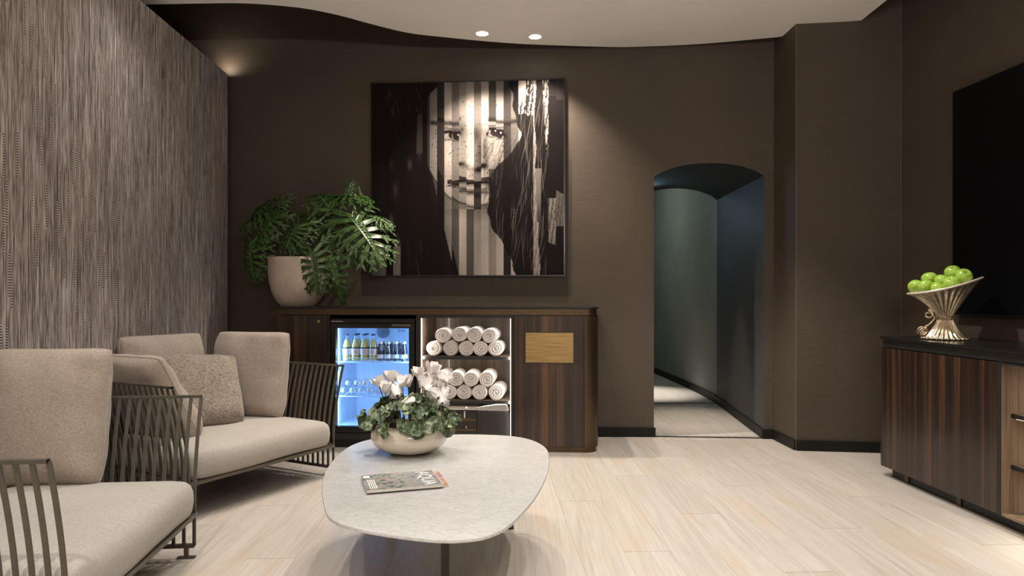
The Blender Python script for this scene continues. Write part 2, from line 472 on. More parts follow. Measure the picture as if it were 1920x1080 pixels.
def text_mesh(body, size, extrude=0.0):
    cu = bpy.data.curves.new('text', 'FONT'); cu.body = body; cu.size = size; cu.extrude = extrude; cu.resolution_u = 3
    cu.align_x = 'CENTER'; cu.align_y = 'CENTER'
    t = bpy.data.objects.new('text', cu); COL.objects.link(t)
    bpy.context.view_layer.update()
    me = bpy.data.meshes.new_from_object(t)
    bpy.data.objects.remove(t); bpy.data.curves.remove(cu)
    return me

# ================================================================== THE SETTING
# back wall frame: x runs along the wall, y goes into the wall (0 = wall face), z up
BA = -math.atan(0.08)
BY0 = 5.25
CA, SA = math.cos(BA), math.sin(BA)
def bw(x, y, z=0.0):
    return Vector((x * CA - y * SA, BY0 + x * SA + y * CA, z))
def bx(px, y):                       # wall coordinate x that shows at picture column px, at offset y
    q = (px - 960) / FPX
    return (q * (BY0 + y * CA) + y * SA) / (CA - q * SA)
def bz(px, py, y):                   # height that shows at picture row py
    x = bx(px, y); Y = bw(x, y).y
    return HCAM - (py - HOR) / FPX * Y

# floor: slab plus separate planks
fl = struct(MB().box(-3.2, 3.4, -1.6, 12.4, -0.10, -0.012).build('floor', M_PAPER))
plank_me = MB().box(-0.5, 0.5, -0.5, 0.5, -0.012, 0.0).mesh('plank', M_FLOOR)
PW, PL, PT = 0.19, 1.9, math.atan(55 / 1300)
def planks(x0, x1, y0, y1, ph=0):
    i = 0; x = x0
    while x < x1 - 0.01:
        y = y0 - ((i * 0.37 + ph) % 1.0) * PL
        while y < y1:
            a, b = max(y, y0), min(y + PL, y1)
            if b - a > 0.05:
                o = link('plank', plank_me, fl)
                xm, ym = x + PW / 2, (a + b) / 2
                o.location = (xm - ym * math.tan(PT), ym, 0)
                o.rotation_euler = (0, 0, PT); o.scale = (PW - 0.0007, b - a - 0.0007, 1)
            y += PL
        x += PW; i += 1
planks(-2.65, 3.05, -0.4, 5.16)
planks(1.15, 2.50, 5.19, 6.78, 0.3)
planks(0.9, 2.85, 6.81, 10.6, 0.6)

# ceiling: white raft with a wavy edge, a dark slot above it
edge = [(-3.0, 4.42), (-2.32, 4.40), (-1.95, 4.385), (-1.67, 4.385), (-1.366, 4.45), (-1.146, 4.567), (-0.951, 4.722), (-0.724, 4.878), (-0.473, 4.959),
        (-0.215, 5.03), (0.122, 5.095), (0.634, 5.144), (0.892, 5.150), (1.384, 5.089), (1.90, 4.955)]
edge = [tuple(p[:2]) for p in smooth_open([(a, b, 0) for a, b in edge], 5)]
poly = edge + [(1.952, 4.92), (1.962, 4.75), (2.345, 4.655), (2.343, 4.333), (2.36, -1.4), (-3.0, -1.4)]
struct(MB().prism(poly, CEIL, CEIL + 0.03).build('ceiling', M_CEIL))
struct(MB().box(-3.0, 3.2, -1.4, 5.7, 3.35, 3.40).build('ceiling_slot', M_DARKCEIL))

# back wall with the arched opening
WT = 3.36
XL, XR = bx(1226, 0), bx(1432, 0)
ZS, ZA = 1.935, 2.035
def arch(xa, xb, zs, za, n=16):
    return [(xa + (xb - xa) * i / n, zs + (za - zs) * (1 - (2 * i / n - 1) ** 2) ** 0.75) for i in range(n + 1)]
mb = MB()
Lx, Rx = -3.0, bx(1450.5, 0)
def quadw(pts): mb.add([bw(p[0], 0, p[1]) for p in pts], [tuple(range(len(pts)))])
quadw([(Lx, 0), (XL, 0), (XL, WT), (Lx, WT)])
quadw([(XR, 0), (Rx, 0), (Rx, WT), (XR, WT)])
ar = arch(XL, XR, ZS, ZA)
for (a, za), (b, zb) in zip(ar[:-1], ar[1:]): quadw([(a, za), (b, zb), (b, WT), (a, WT)])
struct(mb.build('wall_back', M_WALL))
# passage behind the arch
D2 = 6.8
far_r = Vector((384 / FPX * D2, D2, 0)); far_l = far_r - Vector((XR - XL, 0, 0))
near_pts = [bw(XL, 0, 0)] + [bw(x, 0, z) for x, z in ar] + [bw(XR, 0, 0)]
ar2 = arch(far_l.x, far_r.x, 1.99, 2.105)
far_pts = [far_l] + [Vector((x, D2, z)) for x, z in ar2] + [far_r]
mb = MB()
for i in range(1, len(near_pts) - 2): mb.add([near_pts[i], near_pts[i + 1], far_pts[i + 1], far_pts[i]], [(0, 1, 2, 3)])
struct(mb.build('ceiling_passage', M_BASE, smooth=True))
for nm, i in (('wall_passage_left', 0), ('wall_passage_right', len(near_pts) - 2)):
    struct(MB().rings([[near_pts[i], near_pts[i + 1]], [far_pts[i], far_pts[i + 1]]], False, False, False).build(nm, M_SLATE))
# side room behind the passage
mb = MB()
cor = [(far_r.x + 0.004, D2), (2.02, 7.6), (1.99, 8.5), (1.935, 9.5), (1.80, 10.6)]
cor = [tuple(p[:2]) for p in smooth_open([(a, b, 0) for a, b in cor], 4)]
mb.rings([[(a, b, 0) for a, b in cor], [(a, b, 2.9) for a, b in cor]], False, False, False)
struct(mb.build('wall_side_room_right', M_CORR, smooth=True))
mb = MB()
mb.add([(0.3, D2, 0), (far_l.x, D2, 0), (far_l.x, D2, 2.9), (0.3, D2, 2.9)], [(0, 1, 2, 3)])
for (a, za), (b, zb) in zip(ar2[:-1], ar2[1:]): mb.add([(a, D2, za), (b, D2, zb), (b, D2, 2.9), (a, D2, 2.9)], [(0, 1, 2, 3)])
struct(mb.build('wall_side_room_front', M_CORR))
struct(MB().box(0.25, 0.3, D2, 10.6, 0, 2.9).build('wall_side_room_left', M_CORR))
struct(MB().box(0.3, 2.2, 10.6, 10.65, 0, 2.9).build('wall_side_room_end', M_CORR))
struct(MB().box(0.2, 2.3, D2, 10.7, 2.9, 2.95).build('ceiling_side_room', M_CEIL))

# pillar and screen wall
PA, PB, PC = (1.922, 5.09), (1.932, 4.715), (2.600, 4.63)
TVX = lambda d: 2.6 - 0.0515 * (d - 4.63)
struct(MB().rings([[(*p, 0) for p in (PA, PB)], [(*p, WT) for p in (PA, PB)]], False, False, False).build('wall_pillar_side', M_WALL))
struct(MB().rings([[(*p, 0) for p in (PB, PC)], [(*p, WT) for p in (PB, PC)]], False, False, False).build('wall_pillar_front', M_WALL))
struct(MB().rings([[(*p, 0) for p in (PC, (TVX(-1.4), -1.4))], [(*p, WT) for p in (PC, (TVX(-1.4), -1.4))]], False, False, False).build('wall_right', M_WALL))
struct(MB().box(-2.1, 3.0, -1.45, -1.4, 0, WT).build('wall_behind', M_WALL))
# thin corner beads
M_BEAD = plain('corner_bead', (0.16, 0.125, 0.09), 0.5)
struct(MB().box(PC[0] - 0.006, PC[0] - 0.002, PC[1] - 0.006, PC[1] - 0.002, 0, WT).build('trim_1', M_BEAD))
struct(MB().box(PB[0] - 0.003, PB[0] + 0.001, PB[1] - 0.003, PB[1] + 0.001, 0, CEIL).build('trim_2', M_BEAD))
# left partition clad with fibre covering, lower than the ceiling
PX = lambda d: -2.158 + 0.034 * (5.263 - d)
struct(MB().prism([(PX(5.263), 5.263), (PX(-1.4), -1.4), (PX(-1.4) - 0.05, -1.4), (PX(5.263) - 0.05, 5.263)], 0, 2.73).build('wall_left', M_FIBRE))
struct(MB().box(-2.95, -2.9, -1.4, 5.6, 0, WT).build('wall_far_left', M_WALL))

# skirting boards
def board(name, a, b, nrm, h=0.072, t=0.014):
    a, b, nrm = Vector(a), Vector(b), Vector(nrm).normalized() * t
    mb = MB().prism([tuple(a), tuple(b), tuple(b + nrm), tuple(a + nrm)], 0, h)
    return struct(mb.build(name, M_BASE, bevel=0.003))
N = (bw(0, -1) - bw(0, 0)).to_2d()
board('baseboard_back', bw(bx(1090, 0), 0).to_2d(), bw(XL + 0.012, 0).to_2d(), N)
board('baseboard_back_right', bw(XR - 0.012, 0).to_2d(), bw(Rx, 0).to_2d(), N)
pd = (far_r - bw(XR, 0)).to_2d(); pn = Vector((-pd.y, pd.x))
board('baseboard_passage', bw(XR, 0).to_2d(), far_r.to_2d(), pn)
board('baseboard_pillar_side', PA, PB, (-1, -0.03))
board('baseboard_pillar_front', PB, PC, (-0.12, -1))
board('baseboard_right', PC, (TVX(0), 0), (-1, -0.05))
mb = MB()
rr = [[(a, b, 0) for a, b in cor], [(a, b, 0.075) for a, b in cor], [(a - 0.014, b, 0.075) for a, b in cor], [(a - 0.014, b, 0) for a, b in cor]]
struct(mb.rings(rr, False, False, False).build('baseboard_side_room', M_BASE))
# threshold strips
struct(MB().box(XL, XR, 0.0, 0.03, -0.012, 0.003).build('trim_3', M_BLACKM)); o = bpy.data.objects['trim_3']; o.location = bw(0, 0); o.rotation_euler = (0, 0, BA)
struct(MB().box(far_l.x, far_r.x, D2 - 0.02, D2 + 0.01, -0.012, 0.003).build('trim_4', M_BLACKM))

struct(MB().box(-1.05, 1.45, -1.39, -1.07, 1.98, 2.03).build('added_lamp_trough', M_TRIM))  # trough added to dress the made-up fill lamp, out of view behind the camera
# downlight fixtures
for k, (x, y) in enumerate(((-0.21, 4.88), (0.165, 4.94))):
    t = thing('ceiling_downlight', ('glowing round downlight in the white ceiling, left of the pair above the portrait',
                                    'glowing round downlight in the white ceiling, right of the pair above the portrait')[k], 'downlight', (x, y, CEIL), 0, 'downlights above the portrait')
    MB().lathe([(0.050, 0.0), (0.050, -0.004), (0.043, -0.005), (0.041, 0.0)], 32, cap0=False, cap1=False).build('trim_ring', M_TRIM, t, True, 40)
    MB().lathe([(0.041, -0.0035), (0.001, -0.0035)], 32, cap0=False).build('lens', M_GLOW, t)

# ================================================================== BACK SIDEBOARD
YF = -0.575                       # front plane of the cabinets, in wall coordinates
ZB, ZT = 0.035, 0.918             # carcass bottom and top
def bthing(name, label, cat, x, y, z=0.0, group=None):
    return thing(name, label, cat, bw(x, y, z), BA, group)
x_l, x_f0, x_f1, x_n0, x_n1, x_r0, x_d1, x_end = (bx(p, YF) for p in (512, 617.5, 780, 789, 958, 963, 1095, 1122.5))
# worktop with bronze edge band
wt = bthing('worktop', 'long thin black worktop with bronze edge band under the potted philodendron', 'worktop', x_l, 0)
def rounded_end(x0, x1, y0, y1, r, n=8):
    pts = [(x0, y1), (x0, y0)]
    for i in range(n + 1):
        a = -PI / 2 + PI / 2 * i / n
        pts.append((x1 - r + r * math.cos(a), y0 + r + r * math.sin(a)))
    pts.append((x1, y1)); return pts
wl = x_end - x_l
MB().prism(rounded_end(-0.012, wl + 0.004, YF - 0.008, -0.002, 0.07), 0.963, 0.975).build('top_slab', M_BLACK, wt, bevel=0.0015)
MB().prism(rounded_end(0.0, wl - 0.012, YF + 0.006, -0.004, 0.06), 0.921, 0.963).build('edge_band', M_BRASS, wt, True, 40)
# left unit
cu = bthing('cabinet_unit', 'dark walnut cabinet unit with small brass lock, left of the drinks fridge', 'cabinet', x_l, 0, 0, 'units of the long sideboard')
w = x_f0 - x_l - 0.003
MB().box(0, w, YF + 0.022, -0.002, ZB, ZT).build('body', M_WALNUT, cu)
MB().box(0.0, w - 0.012, YF, YF + 0.02, ZB + 0.002, ZT - 0.002).build('door', M_WALNUT, cu, bevel=0.0015)
lk = MB().lathe([(0.011, 0), (0.011, 0.004), (0.008, 0.006), (0.001, 0.006)], 20, cap0=False).build('lock', M_PLATE, cu, True, 40)
lx = bx(597, YF) - x_l; lk.location = (lx, YF, bz(597, 602.5, YF)); lk.rotation_euler = (PI / 2, 0, 0)
MB().box(0.0, w, YF + 0.05, -0.002, 0, ZB - 0.001).build('plinth', M_BLACKM, cu)
# right unit with door, brass plate and round bronze corner
cu = bthing('cabinet_unit', 'walnut cabinet unit with brushed brass plate and rounded end, beside the towels', 'cabinet', x_r0, 0, 0, 'units of the long sideboard')
w = x_end - x_r0; wd = x_d1 - x_r0
MB().prism(rounded_end(0, w - 0.004, YF + 0.022, -0.002, 0.09), ZB, ZT).build('body', M_BLACKM, cu)
dr = MB().box(0.002, wd, YF, YF + 0.02, ZB + 0.002, ZT - 0.002).build('door', M_WALNUT, cu, bevel=0.0015)
p0, p1 = bx(985.5, YF) - x_r0, bx(1075, YF) - x_r0
pz0, pz1 = bz(1030, 680, YF), bz(1030, 624, YF)
MB().box(p0, p1, YF - 0.003, YF + 0.005, pz0, pz1).build('brass_plate', M_PLATE, dr, bevel=0.001)
mb = MB()
for (a, b, c, d) in ((p0 - 0.006, p1 + 0.006, pz0 - 0.006, pz0 - 0.0005), (p0 - 0.006, p1 + 0.006, pz1 + 0.0005, pz1 + 0.006), (p0 - 0.006, p0 - 0.0005, pz0, pz1), (p1 + 0.0005, p1 + 0.006, pz0, pz1)):
    mb.box(a, b, YF - 0.001, YF + 0.002, c, d)
mb.build('plate_surround', M_BLACKM, dr)
r_c = w - wd - 0.003
pts = [(wd + 0.003, YF + 0.06), (wd + 0.003, YF)] + [(w - r_c + r_c * math.cos(a) - 0.0, YF + r_c + r_c * math.sin(a)) for a in [(-PI / 2 + PI / 2 * i / 10) for i in range(11)]] + [(w, -0.003), (w - 0.015, -0.003), (w - 0.015, YF + 0.09)]
MB().prism(pts, ZB, ZT - 0.002).build('corner_panel', M_BRASS, cu, True, 40)
MB().prism(rounded_end(0.0, w - 0.012, YF + 0.012, -0.004, 0.075), 0.0, ZB - 0.001).build('plinth', M_BRASS, cu, True, 40)
# niche with towels
cu = bthing('shelf_niche', 'lit open walnut niche with two shelves of rolled towels', 'shelf unit', x_n0, 0, 0, 'units of the long sideboard')
w = x_n1 - x_n0; post = x_n0 - x_f1 - 0.002
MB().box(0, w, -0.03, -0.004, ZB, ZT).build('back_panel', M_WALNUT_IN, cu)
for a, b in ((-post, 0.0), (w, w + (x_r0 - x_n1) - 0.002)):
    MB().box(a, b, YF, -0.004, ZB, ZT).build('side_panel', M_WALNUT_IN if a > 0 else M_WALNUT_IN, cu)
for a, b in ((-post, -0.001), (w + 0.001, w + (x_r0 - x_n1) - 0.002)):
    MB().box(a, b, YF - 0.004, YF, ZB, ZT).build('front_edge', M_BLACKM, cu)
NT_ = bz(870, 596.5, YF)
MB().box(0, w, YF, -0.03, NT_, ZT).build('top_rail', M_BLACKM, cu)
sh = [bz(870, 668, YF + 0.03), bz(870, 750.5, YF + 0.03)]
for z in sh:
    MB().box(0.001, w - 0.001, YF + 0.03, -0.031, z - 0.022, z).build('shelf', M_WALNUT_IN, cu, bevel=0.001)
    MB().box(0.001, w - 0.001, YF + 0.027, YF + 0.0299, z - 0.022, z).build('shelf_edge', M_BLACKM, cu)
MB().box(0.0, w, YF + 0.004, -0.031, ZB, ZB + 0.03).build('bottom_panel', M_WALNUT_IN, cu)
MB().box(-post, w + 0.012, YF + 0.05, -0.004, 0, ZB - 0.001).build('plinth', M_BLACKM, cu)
for s, xx in ((1, 0.0), (-1, w)):
    MB().box(min(xx, xx + s * 0.006), max(xx, xx + s * 0.006), YF + 0.008, YF + 0.018, ZB + 0.04, NT_ - 0.002).build('led_strip', M_LEDW, cu)
    q = bw(x_n0 + xx + s * 0.010, YF + 0.016, (ZB + NT_) / 2)
    area('niche_led_lamp', q, bw(x_n0 + w / 2, -0.05, (ZB + NT_) / 2), 0.8, 0.014, 0.8, (1, 0.90, 0.80))
for zz in (NT_ - 0.004, sh[0] - 0.026, sh[1] - 0.026):
    area('niche_led_lamp', bw(x_n0 + w / 2, YF + 0.06, zz), bw(x_n0 + w / 2, YF + 0.16, zz - 0.4), 0.5, w * 0.9, 0.014, (1, 0.90, 0.80))

# rolled towels
def towel_mesh(seed, r=0.0525, L=0.26):
    rnd = random.Random(seed); mb = MB(); n = 30
    sq = 0.94 + rnd.random() * 0.08; ph = rnd.random() * 6.28
    def ring(y, s):
        return [(r * s * math.cos(2 * PI * i / n) * (1 + 0.02 * math.sin(3 * 2 * PI * i / n + ph)), y, r * s * sq * math.sin(2 * PI * i / n) * (1 + 0.02 * math.sin(3 * 2 * PI * i / n + ph))) for i in range(n)]
    mb.rings([ring(0.004, 0.86), ring(0.0, 0.93), ring(0.006, 0.985), ring(0.02, 1.0), ring(L - 0.02, 1.0), ring(L, 0.93)], True, False, True)
    # spiral face: a coiled ribbon standing a little proud of a recessed disc
    mb.rings([ring(0.004, 0.86), ring(0.010, 0.6), ring(0.012, 0.1)], True, False, True)
    turns = 2.3; m = 64; pts = []
    for i in range(m + 1):
        t = i / m; a = ph + turns * 2 * PI * t; rr = r * (0.14 + 0.74 * t)
        pts.append((rr * math.cos(a), rr * math.sin(a) * sq))
    th = r * 0.115; vs = []; fs = []
    for i, (x, z) in enumerate(pts):
        l = math.hypot(x, z) or 1; ux, uz = x / l, z / l
        wv = 0.0012 * math.sin(i * 1.7 + seed)
        vs += [(x - ux * th, 0.010, z - uz * th), (x - ux * th * 0.7, 0.0015 + wv, z - uz * th * 0.7), (x + ux * th * 0.7, 0.0005 + wv, z + uz * th * 0.7), (x + ux * th, 0.010, z + uz * th)]
    for i in range(m):
        for k in range(3):
            a = i * 4 + k; fs.append((a, a + 1, a + 5, a + 4))
    mb.add(vs, fs)
    # loose tail under the roll
    tail = []
    for i in range(7):
        a = -PI / 2 - 0.75 + 1.1 * i / 6
        tail.append((r * 1.035 * math.cos(a), r * sq * 1.0 * math.sin(a)))
    mb.rings([[(x, y, z) for x, z in tail] for y in (0.002, 0.05, L - 0.01)], False, False, False)
    return mb.mesh('towel', M_TOWEL, True)
tw = [towel_mesh(k) for k in range(5)]
ordn = ('leftmost', 'second from left', 'third from left', 'fourth from left', 'rightmost')
ord4 = ('leftmost', 'second from left', 'third from left', 'rightmost')
def towels(cols, py, zs, where, shelfname, grp):
    k = 0
    for i, px in enumerate(cols):
        y = YF + 0.045 + random.uniform(-0.006, 0.012)
        o = link('rolled_towel', tw[random.randrange(5)])
        z = zs[i] if isinstance(zs, (list, tuple)) else zs
        o.location = bw(bx(px, y), y, z); o.rotation_euler = (0, random.uniform(-0.5, 0.5) * 0.0, BA + random.uniform(-0.05, 0.05))
        nm = ordn if len(cols) == 5 else ord4
        tag(o, 'rolled white towel, %s in the %s row on the %s niche shelf' % (nm[i], where, shelfname), 'towel', grp)
R_T = 0.0525
towels((813, 844.5, 874, 901, 929), 0, sh[0] + R_T * 0.99, 'bottom', 'upper', 'rolled towels on the upper shelf')
towels((830, 861, 889, 917.5), 0, [sh[0] + R_T * 0.99 + 0.088, sh[0] + R_T + 0.096, sh[0] + R_T + 0.092, sh[0] + R_T + 0.087], 'top', 'upper', 'rolled towels on the upper shelf')
towels((813, 842, 870, 899, 930), 0, sh[1] + R_T * 0.99, 'bottom', 'lower', 'rolled towels on the lower shelf')
towels((826, 855, 883, 912.5), 0, [sh[1] + R_T + 0.090] * 4, 'top', 'lower', 'rolled towels on the lower shelf')

# coffee appliance on the niche floor
ax0 = bx(838, YF + 0.08); ax1 = bx(955, YF + 0.08); axm = bx(894, YF + 0.08)
az = ZB + 0.0305
ap = bthing('coffee_machine', 'black appliance with silver lid on the floor of the towel niche', 'appliance', ax0, 0, az)
zt = lambda py: bz(890, py, YF + 0.08) - az
wm, wa = axm - ax0, ax1 - ax0
MB().box(0.0, wm, YF + 0.08, -0.10, 0.0, zt(768)).build('body', M_BLACK, ap, bevel=0.004)
dome = [(wm, 0.0), (wa, 0.0), (wa, zt(774)), (wa - 0.008, zt(771)), (wa - 0.025, zt(770)), (wm, zt(769))]
MB().rings([[(x, y, z) for x, z in dome] for y in (YF + 0.075, -0.11)]).build('drum', M_BLACK, ap, bevel=0.004)
lid = [(wm, zt(769)), (wa - 0.004, zt(770)), (wa - 0.003, zt(765)), (wa - 0.010, zt(759)), (wa - 0.03, zt(756.5)), (wa - 0.1, zt(757.5)), (wm, zt(763))]
MB().rings([[(x, y, z) for x, z in lid] for y in (YF + 0.077, -0.115)]).build('lid', M_CHROME, ap, bevel=0.003)
MB().box(0.0, wm, YF + 0.072, YF + 0.10, zt(768.5), zt(765.5)).build('handle_bar', M_CHROME, ap, bevel=0.002)
MB().box(0.0, wm, YF + 0.085, -0.12, zt(765.3), zt(763.3)).build('top_tray', M_STEELBR, ap)
MB().sphere((bx(874.5, YF + 0.08) - ax0, YF + 0.075, zt(764)), 0.006).build('knob', M_TRIM, ap, True)
for (pa, pb) in ((784.5, 789.5), (803.5, 808)):
    MB().box(0.005, wm - 0.004, YF + 0.070, YF + 0.082, zt(pb), zt(pa)).build('bronze_strip', M_BRASS, ap, bevel=0.002)
mk = MB()
for i in range(7): mk.box(0.0, 0.0085, 0, 0.001, i * 0.0072, i * 0.0072 + 0.0045)
o = mk.build('printed_mark', M_INK, ap); o.location = (bx(870, YF + 0.08) - ax0, YF + 0.0788, zt(784)); o['kind'] = 'stuff'
mk = MB()
for i in range(2): mk.box(0.0, 0.0085, 0, 0.001, i * 0.0072, i * 0.0072 + 0.0045)
o = mk.build('printed_mark', M_INK, ap); o.location = (bx(873, YF + 0.08) - ax0, YF + 0.0788, zt(803)); o['kind'] = 'stuff'

# ------------------------------------------------------------------ fridge
fr = bthing('drinks_fridge', 'black glass-door drinks fridge glowing blue inside, built into the sideboard', 'fridge', x_f0, 0)
fw = x_f1 - x_f0 - 0.003
fy0 = YF - 0.004
gx0, gx1 = bx(629, fy0) - x_f0, bx(766.5, fy0) - x_f0
gz0, gz1 = bz(700, 800.5, fy0), bz(700, 615.5, fy0)
fz1 = bz(700, 598, fy0)
mb = MB()
ix0, ix1, iy0, iy1, iz0, iz1 = gx0 - 0.012, gx1 + 0.012, YF + 0.045, -0.07, gz0 - 0.012, gz1 + 0.02
mb.box(0.002, ix0, YF + 0.044, -0.01, 0.06, fz1); mb.box(ix1, fw, YF + 0.044, -0.01, 0.06, fz1)
mb.box(ix0, ix1, YF + 0.044, -0.01, 0.06, iz0 - 0.002); mb.box(ix0, ix1, YF + 0.044, -0.01, iz1 + 0.002, fz1); mb.box(ix0, ix1, iy1 + 0.004, -0.01, iz0, iz1)
mb.build('body', M_BLACKM, fr)
mb = MB()
mb.box(ix0, ix0 + 0.004, iy0, iy1, iz0, iz1); mb.box(ix1 - 0.004, ix1, iy0, iy1, iz0, iz1); mb.box(ix0 + 0.004, ix1 - 0.004, iy1 - 0.004, iy1, iz0, iz1)
mb.box(ix0 + 0.004, ix1 - 0.004, iy0, iy1 - 0.004, iz0, iz0 + 0.004); mb.box(ix0 + 0.004, ix1 - 0.004, iy0, iy1 - 0.004, iz1 - 0.004, iz1)
mb.build('liner', M_FRWALL, fr)
dz1 = bz(700, 607, fy0); dz0 = bz(700, 812, fy0)
dx0, dx1 = bx(620.5, fy0) - x_f0, bx(777, fy0) - x_f0
mb = MB()
mb.box(dx0, gx0, YF, YF + 0.04, dz0, dz1); mb.box(gx1, dx1, YF, YF + 0.04, dz0, dz1)
mb.box(gx0, gx1, YF, YF + 0.04, dz0, gz0); mb.box(gx0, gx1, YF, YF + 0.04, gz1, dz1)
dr = mb.build('door', M_BLACK, fr)
MB().box(gx0, gx1, YF + 0.012, YF + 0.016, gz0, gz1).build('glass_pane', M_PANE, dr)
hx0, hx1 = bx(735, fy0) - x_f0, bx(771, fy0) - x_f0
MB().box(hx0, hx1, YF - 0.012, YF - 0.0005, bz(750, 612, fy0), bz(750, 607.5, fy0)).build('handle', M_STEELBR, dr, bevel=0.002)
MB().box(dx0, dx1, YF - 0.002, YF + 0.04, dz1 + 0.004, fz1 - 0.004).build('top_panel', M_BLACK, fr, bevel=0.003)
MB().box(dx0, dx1, YF + 0.01, YF + 0.04, 0.062, dz0 - 0.006).build('kick_panel', M_BLACKM, fr, bevel=0.002)
MB().box(0.004, fw, YF + 0.05, -0.02, 0.0, 0.06).build('plinth', M_BLACKM, fr)
mk = MB()
for i, (a, b) in enumerate(((0, 0.006), (0.008, 0.012), (0.014, 0.021), (0.025, 0.029), (0.031, 0.036), (0.038, 0.043), (0.045, 0.050), (0.052, 0.058), (0.060, 0.067), (0.069, 0.075), (0.077, 0.084))):
    mk.box(a, b - 0.001, 0, 0.0008, 0.001 * (i % 2), 0.0045 + 0.0015 * ((i * 7) % 3))
o = mk.build('printed_mark', M_INK, fr); o.location = (bx(620.7, fy0) - x_f0, YF - 0.0035, bz(640, 603.5, fy0)); o['kind'] = 'stuff'
mk = MB()
for i, (a, b) in enumerate(((0, 0.007), (0.014, 0.019), (0.0205, 0.025), (0.0265, 0.029), (0.0305, 0.035), (0.0365, 0.041), (0.0425, 0.047))):
    mk.box(a, b, 0, 0.0008, -0.004 if i == 0 else 0.0, 0.013 if i == 0 else 0.008)
o = mk.build('printed_logo', M_INKB, dr); o.location = (bx(746, fy0) - x_f0, YF + 0.0105, bz(755, 621.5, fy0)); o['kind'] = 'stuff'
# led strips with visible diodes
led = []
for s, xx in ((1, ix0 + 0.0045), (-1, ix1 - 0.0045)):
    MB().box(min(xx, xx + s * 0.006), max(xx, xx + s * 0.006), iy0 + 0.004, iy0 + 0.012, gz0, gz1).build('led_strip', M_WIRE, fr)
    mb = MB()
    k = int((gz1 - gz0) / 0.011)
    for i in range(k):
        z = gz0 + 0.004 + i * 0.011
        mb.box(xx + s * 0.0062 - 0.001, xx + s * 0.0062 + 0.001, iy0 + 0.005, iy0 + 0.011, z, z + 0.0065)
    o = mb.build('led_diodes', M_LEDB, fr); o['kind'] = 'stuff'
    q = bw(x_f0 + xx + s * 0.014, iy0 + 0.012, (gz0 + gz1) / 2)
    area('fridge_led_lamp', q, bw(x_f0 + (ix0 + ix1) / 2, iy1, (gz0 + gz1) / 2), 1.05, 0.012, 0.66, (0.26, 0.54, 1.0))
# fan grille: rings on the back wall
fy = iy1 - 0.008
fxc, fzc = bx(718.5, fy) - x_f0, bz(718, 622, fy)
fan = MB().rings([[(fxc + r * math.cos(2 * PI * i / 28), fy, fzc + r * math.sin(2 * PI * i / 28)) for i in range(28)] for r in (0.0, 0.050)], True, False, False).build('fan_grille', M_CAPB, fr)
for k in range(6):
    r = 0.010 + k * 0.0076
    MB().tube([(fxc + r * math.cos(2 * PI * i / 28), fy - 0.003, fzc + r * math.sin(2 * PI * i / 28)) for i in range(28)], 0.0016, 5, True).build('ring', M_FRWALL, fan, True)
MB().box(bx(664, iy1 - 0.012) - x_f0 - 0.012, bx(664, iy1 - 0.012) - x_f0 + 0.012, iy1 - 0.012, iy1 - 0.005, iz0 + 0.01, iz1 - 0.01).build('shelf_rail', M_WIRE, fr)
mb = MB()
for i in range(40): mb.box(bx(664, iy1 - 0.013) - x_f0 - 0.003, bx(664, iy1 - 0.013) - x_f0 + 0.003, iy1 - 0.0135, iy1 - 0.0122, iz0 + 0.02 + i * 0.017, iz0 + 0.029 + i * 0.017)
o = mb.build('rail_slots', M_CAPB, fr); o['kind'] = 'stuff'
# wire shelves
ysf = iy0 + 0.03
shz = [bz(700, 677.5, ysf), bz(700, 742, ysf)]
for z in shz:
    mb = MB()
    for y in (ysf, (ysf + iy1) / 2, iy1 - 0.03): mb.tube([(ix0 + 0.012, y, z - 0.006), (ix1 - 0.012, y, z - 0.006)], 0.0035, 6)
    shf = mb.build('wire_shelf', M_WIRE, fr, True); shf['kind'] = 'stuff'
    mb = MB(); k = int((ix1 - ix0 - 0.03) / 0.016)
    for i in range(k + 1):
        x = ix0 + 0.015 + i * 0.016
        mb.tube([(x, ysf, z - 0.002), (x, iy1 - 0.02, z - 0.002)], 0.0017, 5)
    o = mb.build('wires', M_WIRE, shf); o['kind'] = 'stuff'
    g = [(ix0 + 0.012, ysf, z - 0.004), (ix0 + 0.05, ysf, z - 0.002), (ix0 + 0.075, ysf, z + 0.022), (ix1 - 0.075, ysf, z + 0.022), (ix1 - 0.05, ysf, z - 0.002), (ix1 - 0.012, ysf, z - 0.004)]
    MB().tube(g, 0.0028, 6).build('guard_rail', M_WIRE, shf, True)
